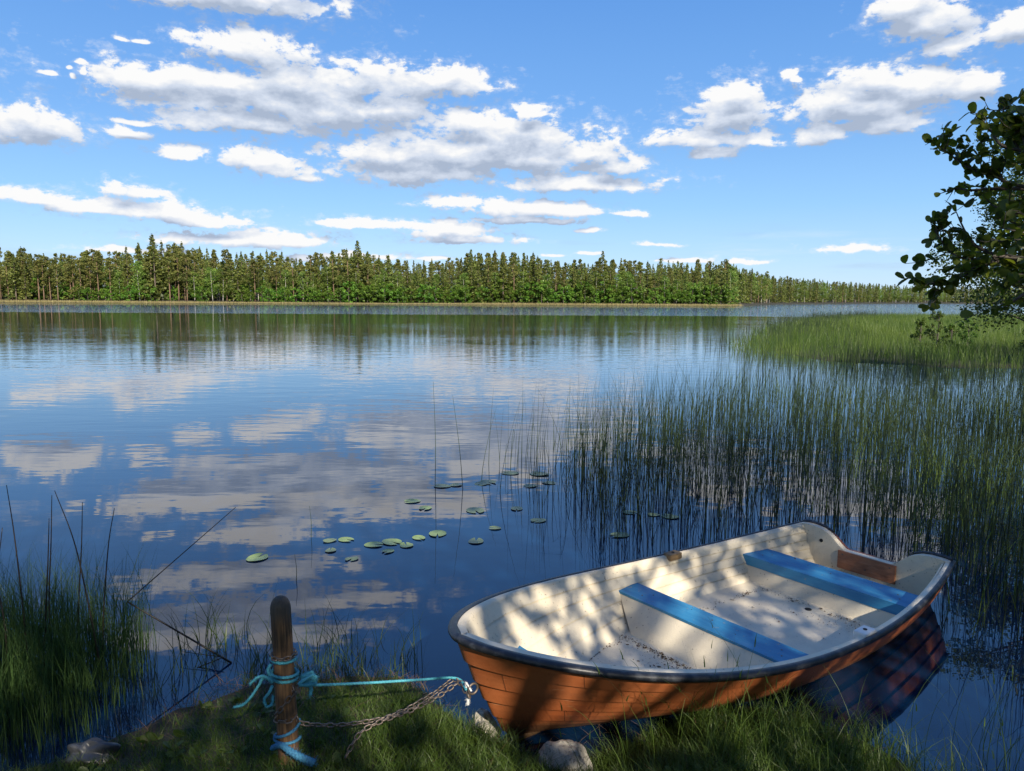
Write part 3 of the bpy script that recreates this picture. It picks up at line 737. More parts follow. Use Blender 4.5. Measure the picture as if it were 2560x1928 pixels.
# ------------------------------------------------------------------ plants
MGRASS = foliage('lawn_grass', (.038, .072, .012), (.090, .135, .026), trans=.4)
MSEDGE = foliage('sedge', (.022, .048, .014), (.06, .10, .028), trans=.3)
MRUSH = foliage('rush', (.010, .026, .011), (.062, .10, .032), trans=.15)
MMEAD = foliage('meadow_sedge', (.055, .118, .022), (.145, .215, .040), trans=.42)
MDEADR = foliage('dead_rush', (.016, .012, .009), (.05, .038, .025), trans=.05)
MFREED = foliage('pale_reed', (.30, .27, .10), (.42, .38, .17), trans=.3)
def scatter_poly(n, x0, x1, y0, y1, dens):
    P = np.column_stack([rng.uniform(x0, x1, n), rng.uniform(y0, y1, n)]); return P[rng.random(n) < dens(P[:, 0], P[:, 1])]
def base3(P, dz=-.01, water=None):
    z = ground_z(P[:, 0], P[:, 1]) + dz
    if water is not None: z = np.maximum(z, water)
    return np.column_stack([P, z])
# lawn on the bank
def d_lawn(x, y):
    d = sdist(x, y, SHORE); bare = vnoise(x, y, 9, 1.6)
    k = np.clip(d * 6 + .1, 0, 1) * np.where(x < -1.0, .35 + .5 * (bare > .45), 1.0)
    return k * np.where((x > -1.75) & (x < -.95) & (d < .32), .30, 1.0)
P = scatter_poly(120000, -3.2, 3.2, 2.1, 3.9, d_lawn); n = len(P)
tall = np.clip(.7 + .6 * vnoise(P[:, 0], P[:, 1], 21, 2.5) + .35 * (P[:, 0] > -.6), 0, 2)
h = rng.uniform(.035, .085, n) * tall; a = rng.uniform(0, 6.28, n); l = h * rng.uniform(.2, 1.0, n)
V, Fq = blades(base3(P), h, rng.uniform(.0022, .0042, n), np.column_stack([np.cos(a) * l, np.sin(a) * l]), rng.uniform(0, 6.28, n), 4, .15)
tag(mesh_np('grass', V, Fq, MGRASS, rnd=np.repeat(rng.random(n), 8)), 'short green grass on the shady lake bank', 'grass', kind='stuff')
# longer grass along the boat side with a few seed heads
def d_tall(x, y):
    d = sdist(x, y, SHORE); return np.clip((d + .28) * 4, 0, 1) * np.clip((x - .25) * 1.6, .0, 1) * (vnoise(x, y, 31, 3.0) > .35)
P = np.vstack([scatter_poly(4200, .2, 2.6, 2.45, 3.45, d_tall), scatter_poly(500, -.1, .5, 2.7, 3.15, lambda x, y: x * 0 + .5)]); n = len(P)
h = rng.uniform(.10, .28, n) * (.8 + .5 * rng.random(n)) * np.clip(.55 + .45 * (P[:, 0] > .8), 0, 1); a = rng.uniform(0, 6.28, n); l = h * rng.uniform(.15, .9, n)
V1, F1 = blades(base3(P, -.01, -.05), h, rng.uniform(.0022, .0042, n), np.column_stack([np.cos(a) * l, np.sin(a) * l]), rng.uniform(0, 6.28, n), 6, .22)
r1 = np.repeat(rng.random(n), 12)
P = scatter_poly(900, .3, 2.3, 2.75, 3.3, lambda x, y: .02 + .16 * (vnoise(x, y, 33, 2.0) > .5)); n = len(P)
h = rng.uniform(.32, .58, n); a = rng.uniform(0, 6.28, n); l = h * rng.uniform(.1, .7, n); ln = np.column_stack([np.cos(a) * l, np.sin(a) * l])
V2, F2 = blades(base3(P, -.01, -.05), h, np.full(n, .0022), ln, rng.uniform(0, 6.28, n), 7, .18, .35)
k = rng.random(n) < .45; hd = base3(P, -.01, -.05)[k] + np.column_stack([ln[k] * .9, h[k] * (.9 - .18 * .73)])          # seed heads
V3, F3 = blades(hd, rng.uniform(.03, .06, k.sum()), np.full(k.sum(), .007), ln[k] * .12, rng.uniform(0, 6.28, k.sum()), 4)
r1 = np.concatenate([r1, np.repeat(rng.random(n), 14), np.full(len(V3), .95)])
V1, F1 = join([(V1, F1), (V2, F2), (V3, F3)])
tag(mesh_np('tall_grass', V1, F1, MGRASS, rnd=r1), 'longer wispy green grass growing along the near side of the boat', 'grass', kind='stuff')
# left sedge clump
def d_cl(x, y): return np.clip(1.25 - ((x + 3.0) / 1.02) ** 4 - ((y - 3.65) / .75) ** 2, 0, 1)
P = scatter_poly(12500, -4.2, -1.7, 2.8, 4.5, d_cl); n = len(P)
h = rng.uniform(.38, .76, n) * np.clip(1.05 - .35 * np.clip(P[:, 0] + 2.2, 0, 1), .4, 1.1); a = rng.uniform(0, 6.28, n); l = h * rng.uniform(.05, .5, n) ** 1.3
V, Fq = blades(base3(P, -.02, -.06), h, rng.uniform(.0024, .0048, n), np.column_stack([np.cos(a) * l, np.sin(a) * l]), rng.uniform(0, 6.28, n), 6, .12)
tag(mesh_np('sedge', V, Fq, MSEDGE, rnd=np.repeat(rng.random(n), 12)), 'dense dark green sedge clump in the shallows at the left', 'sedge', kind='stuff')
# sparse tufts in the shallows behind the post
tv = []
T_ = [(425,1545,8),(505,1400,9),(560,1440,12),(475,1400,10),(590,1420,9),(650,1440,10),(700,1440,12),(745,1400,14),(735,1460,12),(770,1460,9),(810,1430,8),(620,1470,9),(540,1470,10),(445,1380,9),(400,1470,8),(375,1500,7),(345,1500,10),(400,1420,8),(870,1440,6),(860,1460,6),(905,1450,5),(890,1460,5),(520,1380,8),(465,1440,8),(690,1400,7)]
bs, hs = [], []
for x, y, k in T_:
    p = at(x * K, y * K, z=0.0)
    for _ in range(int(k * 1.3)): bs.append((p[0] + rng.normal(0, .035), p[1] + rng.normal(0, .05), -.03)); hs.append(rng.uniform(.14, .46))
for _ in range(420):
    x = rng.uniform(-1.5, -.6); y = 3.72 + rng.exponential(.13); bs.append((x, y, -.03)); hs.append(rng.uniform(.05, .22))
bs = np.array(bs); hs = np.array(hs); n = len(bs); a = rng.uniform(0, 6.28, n); l = hs * rng.uniform(.1, .8, n)
V, Fq = blades(bs, hs, rng.uniform(.003, .006, n), np.column_stack([np.cos(a) * l, np.sin(a) * l]), rng.uniform(0, 6.28, n), 6, .2)
tag(mesh_np('water_grass', V, Fq, MSEDGE, rnd=np.repeat(rng.random(n), 12)), 'thin grass tufts standing in shallow water behind the mooring post', 'grass', kind='stuff')
# flattened dead straws along the waterline
n = 420; bs = np.column_stack([rng.uniform(-1.75, -.3, n), np.zeros(n), np.zeros(n)]); bs[:, 1] = np.interp(bs[:, 0], SHORE[3:12, 0], SHORE[3:12, 1]) + rng.normal(0, .11, n)
k = 900; b2 = np.column_stack([rng.uniform(-2.0, 2.2, k), rng.uniform(2.3, 3.6, k), np.zeros(k)]); bs = np.vstack([bs, b2[sdist(b2[:, 0], b2[:, 1], SHORE) > .02]]); n = len(bs)
bs[:, 2] = np.maximum(ground_z(bs[:, 0], bs[:, 1]), 0) + .006; a = rng.uniform(0, 6.28, n); l = rng.uniform(.05, .2, n)
V, Fq = blades(bs, rng.uniform(.0, .05, n), rng.uniform(.002, .004, n), np.column_stack([np.cos(a) * l, np.sin(a) * l]), a + 1.57, 4)
tag(mesh_np('straw', V, Fq, MLIT, rnd=np.repeat(rng.random(n), 8)), 'brown dead straw matted along the water edge behind the post', 'straw', kind='stuff')

# rush bed in the lake
def rush_density(x, y):
    edge = np.interp(y, [4.5, 5.6, 6.2, 7.0, 8.2, 9.5, 11, 13, 17, 22, 26], [2.85, 2.8, .35, .0, -.6, -.35, .35, 2.1, 4.2, 6.3, 8.0])
    d = x - edge
    dens = np.clip(d / np.interp(y, [4, 5.6, 7], [.45, .6, 1.7]), 0, 1) ** 1.15 * (.08 + .9 * vnoise(x, y, 13, 2.0) ** 1.5 + .9 * (vnoise(x, y, 14, 6.0) > .68))
    dens = np.where(d < 0, 0, dens + .014)
    inb = (np.abs((x - BM[0]) * BN[0] + (y - BM[1]) * BN[1]) < .95) & ((x - BM[0]) * BAX[0] + (y - BM[1]) * BAX[1] > -.25)
    far_in = sdist(x, y, SHORE) < .2
    return np.clip(dens, 0, 1) * (~inb) * far_in * np.clip(1.0 - np.maximum(y - 8, 0) / 8.5, .05, 1)
P = scatter_poly(50000, -1.2, 16.5, 3.4, 24.0, rush_density)
P = P[P[:, 0] < P[:, 1] * .76 + 1.3]; n = len(P)
h = rng.uniform(.62, 1.16, n) * (.9 + .2 * vnoise(P[:, 0], P[:, 1], 17, .8)); a = rng.normal(.4, 1.6, n); l = h * np.abs(rng.normal(.0, .13, n)); big = rng.random(n) < .10; l = np.where(big, h * rng.uniform(.25, .6, n), l)
kk = rng.random(n) < .14; ka = rng.uniform(0, 6.28, n); kd = np.column_stack([np.cos(ka), np.sin(ka)]) * (kk * rng.uniform(.3, .8, n))[:, None]
V, Fq = stems(np.column_stack([P, np.full(n, -.05)]), h, rng.uniform(.0030, .0052, n) * np.clip(P[:, 1] / 9, 1, 2.0), np.column_stack([np.cos(a) * l, np.sin(a) * l]), 6, (.55, kd, kk * rng.uniform(.9, 2.2, n) * h))
tag(mesh_np('rushes', V, Fq, MRUSH, rnd=np.repeat(np.clip(rng.random(n) * .75 + np.clip((P[:, 0] - 4) / 12, 0, .6), 0, 1), 18)), 'bed of thin dark green rushes standing in the water beyond the boat', 'rushes', kind='stuff')
# greener sedge low among the rushes at the right, near the boat stern
def d_rs(x, y): return np.clip((x - 2.75 - .10 * (y - 4)) / np.interp(y, [4, 6, 8], [.4, .8, 2.0]), 0, 1) * (.2 + .9 * vnoise(x, y, 41, 1.7) ** 1.5) * np.clip(1.3 - (y - 4) / 12, .2, 1) * (sdist(x, y, SHORE) < .4)
P = scatter_poly(30000, 2.4, 15, 2.6, 20, d_rs); P = P[P[:, 0] < P[:, 1] * .76 + 1.2]; n = len(P)
h = rng.uniform(.3, .75, n); a = rng.uniform(0, 6.28, n); l = h * rng.uniform(.05, .5, n)
V, Fq = blades(base3(P, 0, -.05), h, rng.uniform(.004, .008, n), np.column_stack([np.cos(a) * l, np.sin(a) * l]), rng.uniform(0, 6.28, n), 4, .1)
tag(mesh_np('sedge', V, Fq, MMEAD, rnd=np.repeat(np.clip(rng.random(n) * .6 + .5 * vnoise(P[:, 0], P[:, 1], 44, 2.5), 0, 1), 8)), 'green sedge among the rushes at the right edge, behind the boat stern', 'sedge', kind='stuff')
# sedge meadow on the right shore
def d_md(x, y):
    d = sdist(x, y, SHORE); return np.clip((d + 2.2) / 2.4, 0, 1) * (y > 21.5) * (.25 + 1.1 * vnoise(x, y, 51, 1.1) ** 1.4) * np.clip(30 / np.maximum(y, 22), .25, 1)
P = scatter_poly(380000, 8, 66, 19, 94, d_md); P = P[P[:, 0] < P[:, 1] * .75 + 2]; n = len(P)
h = rng.uniform(.4, .78, n) * (.8 + .35 * vnoise(P[:, 0], P[:, 1], 53, .3)); a = rng.uniform(0, 6.28, n); l = h * rng.uniform(.03, .45, n); wd = .010 * np.clip(P[:, 1] / 24, 1, 2.6)
V, Fq = blades(base3(P, -.03, -.05), h, rng.uniform(.7, 1.3, n) * wd, np.column_stack([np.cos(a) * l, np.sin(a) * l]), rng.normal(0, .7, n), 3, .05)
tag(mesh_np('meadow_sedge', V, Fq, MMEAD, rnd=np.repeat(np.clip(rng.random(n) * .7 + .9 * (vnoise(P[:, 0], P[:, 1], 61, .5) - .35), 0, 1), 6)), 'wide green sedge meadow curving into the lake at the right', 'sedge', kind='stuff')

def d_mr(x, y):
    d = sdist(x, y, SHORE); return np.clip(1 - np.abs(d - .5) / 4.0, 0, 1) * (y > 20) * (vnoise(x, y, 71, .9) ** 2 * 1.2) + (d > 2) * (y > 20) * .015
P = scatter_poly(70000, 6, 66, 20, 92, d_mr); P = P[P[:, 0] < P[:, 1] * .75 + 2]; n = len(P)
h = rng.uniform(.7, 1.1, n); a = rng.uniform(0, 6.28, n); l = h * np.abs(rng.normal(0, .14, n))
V, Fq = stems(np.column_stack([P, np.full(n, -.05)]), h, rng.uniform(.007, .012, n) * np.clip(P[:, 1] / 28, 1, 2), np.column_stack([np.cos(a) * l, np.sin(a) * l]), 4)
tag(mesh_np('rushes', V, Fq, MRUSH, rnd=np.repeat(rng.random(n), 12)), 'darker taller rushes along the lake margin of the sedge meadow', 'rushes', kind='stuff')
# single dark dead rush stems at the left
def stem_obj(pts, label, r=.0045, twig=None):
    P = smooth_path(pts, 28) if len(pts) > 2 and twig is None else np.array(pts)
    if twig is not None: P = np.vstack([np.linspace(pts[i], pts[i + 1], 10) for i in range(len(pts) - 1)])
    c = P[0].copy(); V, Fs = tube(P - c, np.linspace(r, r * .35, len(P)), 6)
    o = mesh_np('rush_stem', V, Fs, MDEADR, rnd=np.full(len(V), .2)); o.location = c
    return tag(o, label, 'rush stem', 'dead rush stems')
def vv(x, y, Y): return at(x * K, y * K, Y=Y)
for pts, Y, lb in [
  ([(60,1420),(48,1300),(30,1150),(14,1048)], 3.7, 'tall dead rush stem at the far left, leaning left out of the sedge'),
  ([(112,1440),(106,1300),(110,1180),(112,1070)], 3.8, 'straight upright dead rush stem in the sedge clump, left of the arched one'),
  ([(95,1440),(100,1300),(104,1200),(106,1120)], 3.7, 'thinner dead rush stem close beside the straight upright one in the sedge'),
  ([(215,1430),(190,1300),(160,1170),(118,1060)], 3.6, 'thick arched dead rush stem bending left over the lake'),
  ([(168,1400),(170,1300),(176,1180),(178,1085)], 3.9, 'slim dead rush stem behind the arched one in the sedge'),
  ([(222,1430),(224,1320),(234,1180),(247,1098)], 3.8, 'rightmost dead rush stem of the sedge clump, bent at its tip'),
  ([(20,1480),(10,1350),(-5,1250),(5,1140)], 3.5, 'dark dead rush stem cut by the left picture edge'),
 ]:
    q = [vv(x, y, Y + .02 * i) for i, (x, y) in enumerate(pts)]; stem_obj(q, lb, .005)
stem_obj([vv(500, 1432, 4.02), vv(275, 1300, 3.95), vv(509, 1096, 4.5)], 'long dead rush stem snapped into a V over the water left of the post', .006, twig=1)
stem_obj([vv(395, 1455, 3.95), vv(483, 1420, 4.0), vv(395, 1408, 4.05)], 'short dead rush stem folded sharply beside the snapped long one', .004, twig=1)
for x0, y0, x1, y1, lb in [(940,1052,936,825,'tallest lone rush at the left margin of the rush bed'),(1000,1060,978,855,'leaning lone rush just right of the tallest one')]:
    p = at(x0 * K, y0 * K, z=-.02); q = vv(x1, y1, p[1] + .03); o = stem_obj([p, (p * .55 + q * .45) + [.012, 0, 0], q], lb, .0045); o.data.materials[0] = MRUSH; o['group'] = 'lone rushes'
for x0, y0, hgt, lb in [(672,1165,.30,'thin rush sprig beside the paler lily pads, left one'),(640,1260,.22,'short thin rush sprig rising behind the post top')]:
    p = at(x0 * K, y0 * K, z=-.02); o = stem_obj([p, p + [.005, 0, hgt * .5], p + [-.006, 0, hgt]], lb, .003); o.data.materials[0] = MRUSH; o['group'] = 'lone rushes'

# lily pads
def m_pad(n):
    tc = n.new('ShaderNodeTexCoord').outputs['Object']; ob = n.new('ShaderNodeObjectInfo').outputs['Random']; a = n.noise(tc, 22.0, 5, .6)
    x = n.new('ShaderNodeSeparateXYZ', {0: tc}); an = n.m('ARCTAN2', x.outputs[1], x.outputs[0])
    vein = n.sstep(n.m('SINE', n.m('MULTIPLY', an, 18.0)), .93, 1.0, 0, .35)
    c = n.mix(n.sstep(a, .3, .7), (.17, .25, .06), (.27, .35, .11)); c = n.mix(n.m('MULTIPLY', ob, .4), c, (.13, .19, .08)); c = n.mix(vein, c, (.26, .34, .12))
    c = n.mix(n.sstep(n.noise(tc, 60.0, 3, .6), .68, .76, 0, .8), c, (.10, .07, .03))
    return pbsdf(n, c, .35, a, .2, .004)
MPAD = material('lily_pad', m_pad)
MPAD2 = material('dull_lily_pad', lambda n: pbsdf(n, n.mix(n.noise(n.new('ShaderNodeTexCoord').outputs['Object'], 30.0, 5, .65), (.10, .145, .06), (.19, .235, .11)), .4))
PADS = [
 (556,1205,.090,'lily pad floating alone furthest left, nearest the bank'),
 (714,1189,.052,'small lily pad left of the pale cluster, below two others'),
 (748,1166,.068,'lily pad at the upper right of the small left trio'),
 (712,1168,.058,'lily pad at the upper left of the small left trio'),
 (808,1177,.078,'lily pad at the left end of the bright yellow-green cluster'),
 (846,1171,.088,'largest lily pad in the middle of the bright yellow-green cluster'),
 (838,1191,.052,'small lily pad below the bright yellow-green cluster'),
 (878,1178,.064,'lily pad at the right end of the bright yellow-green cluster'),
 (905,1162,.062,'lily pad second from the right end of the bright row'),
 (945,1153,.088,'broad yellow-green lily pad at the far right end of the bright row'),
 (760,1207,.058,'lily pad below the left trio, nearest the camera but one'),
 (890,1083,.082,'lily pad on the cloud reflection, upper of the bright pair'),
 (919,1098,.070,'lily pad on the cloud reflection, lower of the bright pair'),
 (1027,1103,.100,'dull green lily pad on its own by the outermost rushes, below the overlapping pair'),
 (1028,1169,.075,'lily pad floating alone on dark blue water right of centre'),
 (1116,1099,.068,'lily pad among the outer rushes, upper of two near neighbours'),
 (1163,1124,.078,'lily pad among the outer rushes, lower of two near neighbours'),
 (955,1050,.095,'lily pad at the foot of the tallest lone rush'),
 (985,1048,.070,'small lily pad touching the pad by the tallest lone rush'),
 (1040,1045,.085,'left pad of the overlapping pair in the thin rushes'),
 (1054,1042,.100,'right pad of the overlapping pair in the thin rushes'),
 (1102,1022,.105,'left lily pad of the farthest row among the rushes'),
 (1164,1024,.115,'middle lily pad of the farthest row among the rushes'),
 (1145,1050,.075,'small lily pad between the two rows among the rushes'),
 (1186,1043,.078,'right lily pad of the row among the rushes'),
 (1338,1156,.082,'lily pad just beyond the boat rim, left of the wooden oarlock block'),
 (1360,1107,.070,'lily pad between rush stems behind the boat, left one'),
 (1447,1116,.085,'lily pad between rush stems behind the boat, right one'),
 (1412,1112,.060,'smallest lily pad between the two behind the boat'),
 (1069,1141,.055,'smallest dull lily pad on open dark water left of the rush bed'),
]
for i, (x, y, r, lb) in enumerate(PADS):
    r *= .93; p = at(x * K, y * K, z=.004); a0 = rng.uniform(0, 6.28); gap = rng.uniform(.1, .3); n = 34; curl = rng.uniform(-1, 1) ** 3 * .012
    an = np.linspace(gap, 2 * math.pi - gap, n); V = [(0, 0, .003)]
    for ring in (.5, .92, 1.0):
        for q in an:
            rr = r * ring * (1 + .03 * math.sin(3 * q + i) + .012 * math.sin(9 * q + i)); e = 1.0 if ring < 1 else 1.0
            zz = .002 * ring ** 4 * (1 + math.sin(2 * q + i)) + (curl * max(0, math.cos(q - i)) ** 3 * ring ** 4 if ring > .6 else 0)
            V.append((rr * 1.12 * math.cos(q), rr * .95 * math.sin(q), zz + .002))
    V = np.array(V); F3 = np.array([[0, 1 + k, 2 + k] for k in range(n - 1)]); F4 = np.array([[1 + j * n + k, 1 + (j + 1) * n + k, 1 + (j + 1) * n + k + 1, 1 + j * n + k + 1] for j in range(2) for k in range(n - 1)])
    o = mesh_np('lily_pad', V, [F3, F4], MPAD if i in (0, 2, 4, 5, 6, 7, 8, 9, 11, 12) else MPAD2); o.location = p; o.rotation_euler = (0, 0, a0); tag(o, lb, 'lily pad', 'lily pads on the lake')

# ------------------------------------------------------------------ trees: cards and leaves
def cards(C, size, r, upbias=0.0, asp=.7):
    """irregular leaf-clump quads at centres C"""
    N = len(C); a = r.normal(0, 1, (N, 3)); a[:, 2] *= (1 - upbias); a /= np.linalg.norm(a, axis=1)[:, None]
    b = r.normal(0, 1, (N, 3)); b -= a * (a * b).sum(1)[:, None]; b /= np.linalg.norm(b, axis=1)[:, None] + 1e-9
    s = np.broadcast_to(size, (N,))[:, None] * .5
    V = np.stack([C - a * s - b * s * asp * r.uniform(.3, 1, (N, 1)), C + a * s * r.uniform(.5, 1, (N, 1)) - b * s * asp, C + a * s + b * s * asp * r.uniform(.3, 1, (N, 1)), C - a * s * r.uniform(.5, 1, (N, 1)) + b * s * asp], 1)
    return V.reshape(-1, 3), np.arange(N * 4).reshape(N, 4)
def trunk_np(H, r0, r1, bend=.0, sides=7, n=8, z0=-.5):
    z = np.linspace(z0, H, n); P = np.column_stack([bend * np.sin(z / H * 2.2), bend * .6 * np.cos(z / H * 1.7), z]); return tube(P, np.linspace(r0, r1, n), sides)
def spruce_np(H, r):
    C, S, G = [], [], []
    z = .08 * H
    while z < H:
        f = z / H; rad = .18 * H * (1 - f) ** .78 * r.uniform(.7, 1.2) + .12
        for a in r.uniform(0, 6.28, r.integers(5, 8)):
            gg = r.normal(.5, .28); rr = rad * r.uniform(.65, 1.1)
            for t in (.35, .62, .9):
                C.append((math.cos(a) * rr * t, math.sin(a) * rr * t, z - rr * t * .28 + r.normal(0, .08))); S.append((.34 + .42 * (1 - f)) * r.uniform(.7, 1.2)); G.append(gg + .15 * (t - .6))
        z += .36 + .12 * (1 - f)
    C.append((0, 0, H - .1)); S.append(.35); C.append((0, 0, H + .25)); S.append(.3); G += [.5, .5]
    return np.array(C), np.array(S), np.array(G)
def pine_np(H, r, low=.48):
    C, S, G = [], [], []
    for k in range(r.integers(30, 40)):
        g_ = r.random() ** .85; f = low + (1 - low) * g_; rad = .165 * H * (1 - g_) ** .55 * r.uniform(.25, 1.05)
        a = r.uniform(0, 6.28); c = np.array([math.cos(a) * rad, math.sin(a) * rad, f * H]); q = r.uniform(.5, .95) * (1.1 - .45 * g_)
        gg = r.normal(.5, .3)
        for _ in range(32):
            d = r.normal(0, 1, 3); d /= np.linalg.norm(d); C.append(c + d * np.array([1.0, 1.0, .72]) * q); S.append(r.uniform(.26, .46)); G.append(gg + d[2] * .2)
    return np.array(C), np.array(S), np.array(G)
def round_np(H, r, low=.12, wid=.26, lobes=34, per=30, cs=.36):
    C, S, G = [], [], []
    for k in range(lobes):
        f = r.uniform(low, .98); prof = math.sin(math.pi * min(.97, max(.05, ((f - low) / (1 - low)) * .86 + .12))) ** .7
        rad = wid * H * prof * r.uniform(.4, 1.0); a = r.uniform(0, 6.28); c = np.array([math.cos(a) * rad, math.sin(a) * rad, f * H]); q = r.uniform(.05, .1) * H * (.6 + .5 * prof)
        gg = r.normal(.5, .3)
        for _ in range(per):
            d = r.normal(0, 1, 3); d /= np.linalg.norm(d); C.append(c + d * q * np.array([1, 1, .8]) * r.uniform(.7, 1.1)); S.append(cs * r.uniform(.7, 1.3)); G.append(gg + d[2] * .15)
    return np.array(C), np.array(S), np.array(G)
MSPR = foliage('spruce_needles', (.06, .09, .024), (.20, .225, .055), trans=.35, spec=.2)
MPIN = foliage('pine_needles', (.08, .108, .028), (.225, .228, .066), trans=.35, spec=.2)
MBIR = foliage('birch_leaves', (.07, .13, .022), (.21, .285, .06), trans=.4, spec=.3)
MBUS = foliage('willow_leaves', (.05, .125, .014), (.165, .285, .04), trans=.4, spec=.3)
BKP = bark('pine_bark', (.12, .08, .055), (.21, .13, .085)); BKS = bark('spruce_bark', (.09, .07, .055), (.16, .13, .10)); BKB = bark('birch_bark', (.42, .41, .37), (.2, .19, .17), 6.0); BKA = bark('alder_bark', (.05, .042, .034), (.10, .085, .07))
KINDS = {'spruce_tree': (MSPR, BKS, 'spruce'), 'pine_tree': (MPIN, BKP, 'pine'), 'birch_tree': (MBIR, BKB, 'birch'), 'willow_bush': (MBUS, BKA, 'bush')}
def raw_tree(kind, seed):
    r = np.random.default_rng(seed)
    if kind == 'spruce_tree': C, S, G = spruce_np(16, r); tr = trunk_np(15.6, .2, .02)
    elif kind == 'pine_tree': C, S, G = pine_np(16, r, r.uniform(.14, .42)); tr = trunk_np(14.8, .19, .06, r.uniform(-.3, .3))
    elif kind == 'birch_tree': C, S, G = round_np(14, r, .22, .15, 44, 28, .36); tr = trunk_np(13.2, .14, .03, r.uniform(-.4, .4))
    else: C, S, G = round_np(5, r, .02, .48, 30, 26, .34); tr = trunk_np(3.5, .1, .03, .2)
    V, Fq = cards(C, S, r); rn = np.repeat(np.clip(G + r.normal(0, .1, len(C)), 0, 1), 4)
    return V, Fq, rn, tr
RAW = {k: [raw_tree(k, 100 + 20 * j + i) for i in range(v)] for j, (k, v) in enumerate((('spruce_tree', 8), ('pine_tree', 8), ('birch_tree', 6), ('willow_bush', 6)))}
PROTO = {k: [] for k in RAW}; LEFT = {}
def far_tree(kind, x, y, sc, rz, label, group, sxy=1.0):
    v = rng.integers(0, len(RAW[kind]))
    pool = PROTO[kind]
    while len(pool) <= v: pool.append(None)
    if pool[v] is None:
        e = empty(kind); V, Fq, rn, tr = RAW[kind][v]; mt, bk, cat = KINDS[kind]
        mesh_np('crown', V, Fq, mt, e, rnd=rn, smooth=False); mesh_np('trunk', tr[0], tr[1], bk, e); pool[v] = e; o = e
    else: o = copy_tree(pool[v])
    o.location = (x, y, gz(x, y) - .1); o.rotation_euler = (0, 0, rz); o.scale = (sc * sxy, sc * sxy, sc)
    return tag(o, label, KINDS[kind][2], group)
def shore_y(x): return float(np.interp(x, FAR[:8, 0], FAR[:8, 1]))
LBL = {'spruce_tree': 'dark green pointed spruce in the front of the forest on the far shore', 'pine_tree': 'tall pine with rust-tinged crown and bare orange trunk in the far-shore forest',
       'birch_tree': 'light green birch with pale thin trunk at the edge of the far-shore forest', 'willow_bush': 'rounded bright green bush at the waterline of the far-shore forest'}
GRP = {'spruce_tree': 'spruces of the far-shore forest', 'pine_tree': 'pines of the far-shore forest', 'birch_tree': 'birches of the far-shore forest', 'willow_bush': 'bushes along the far shore'}
BAYL = {'spruce_tree': 'dark pointed spruce in the front row of the distant bay at the right', 'pine_tree': 'brownish pine in the front row of the distant bay at the right', 'birch_tree': 'light green birch in the front row of the distant bay at the right'}
def hmul(x): return (.84 + .36 * float(vnoise(np.array([x]), np.array([3.0]), 91, .07)[0])) * float(np.interp(x, [-180, -110, -40, 0, 40, 81], [1.10, 1.05, .94, .90, .90, .70]))
x = -186.0
while x < 77:                                              # bushes at the waterline
    if -100 > x and rng.random() < .45: x += 5; continue
    s = rng.uniform(.75, 1.25) * (1.35 if x > -60 else 1.0)
    far_tree('willow_bush', x, shore_y(x) + rng.uniform(3.5, 7), s, rng.uniform(0, 6.28), LBL['willow_bush'], GRP['willow_bush'], 1.1); x += rng.uniform(2.0, 4.2)
for row, (dy, step) in enumerate(((8, 3.1), (12, 3.0), (17, 2.9))):
    x = -190.0
    while x < 78:
        pp = np.interp(x, [-180, -60, 0, 80], [.52, .36, .18, .34]); pb = np.interp(x, [-180, -80, 0, 80], [.10, .36, .32, .42]); u = rng.random()
        k = 'pine_tree' if u < pp else ('birch_tree' if u < pp + pb else 'spruce_tree')
        if row == 2 and k == 'birch_tree': k = 'spruce_tree'
        s = hmul(x) * rng.choice([rng.uniform(.55, .8), rng.uniform(.8, .98), rng.uniform(.95, 1.12)], p=[.25, .55, .2]) * (1.0 if k != 'birch_tree' else .88)
        if k == 'spruce_tree' and rng.random() < .3: s *= .7 if row == 0 else 1.12
        far_tree(k, x, shore_y(x) + dy + rng.uniform(-2, 2), s, rng.uniform(0, 6.28), LBL[k], GRP[k], rng.uniform(1.1, 1.45)); x += step * rng.uniform(.6, 1.4)
x = -190.0
while x < 74:
    far_tree('willow_bush', x, shore_y(x) + rng.uniform(11, 17), rng.uniform(.9, 1.7), rng.uniform(0, 6.28), 'green undergrowth bush standing among the trunks of the far-shore forest', 'undergrowth in the far-shore forest', .9); x += rng.uniform(2.2, 4.5)
# front row of the bay to the right
bp = np.array([(81, 262), (90, 303), (150, 416), (240, 510), (330, 597), (520, 706)], float); bd = np.concatenate([[0], np.cumsum(np.hypot(*np.diff(bp, axis=0).T))])
d = 4.0
while d < bd[-1] - 60:
    x, y = np.interp(d, bd, bp[:, 0]), np.interp(d, bd, bp[:, 1]); u = rng.random()
    k = 'birch_tree' if u < .45 else ('spruce_tree' if u < .8 else 'pine_tree')
    far_tree(k, x - rng.uniform(0, 3), y + rng.uniform(4, 10), rng.uniform(.78, .98) * (1.2 - .34 * min(1, d / 330)) * (.85 if d < 25 else 1), rng.uniform(0, 6.28), BAYL[k], GRP[k].replace('far-shore forest', 'distant bay'), 1.15)
    d += rng.uniform(3.5, 6.5)
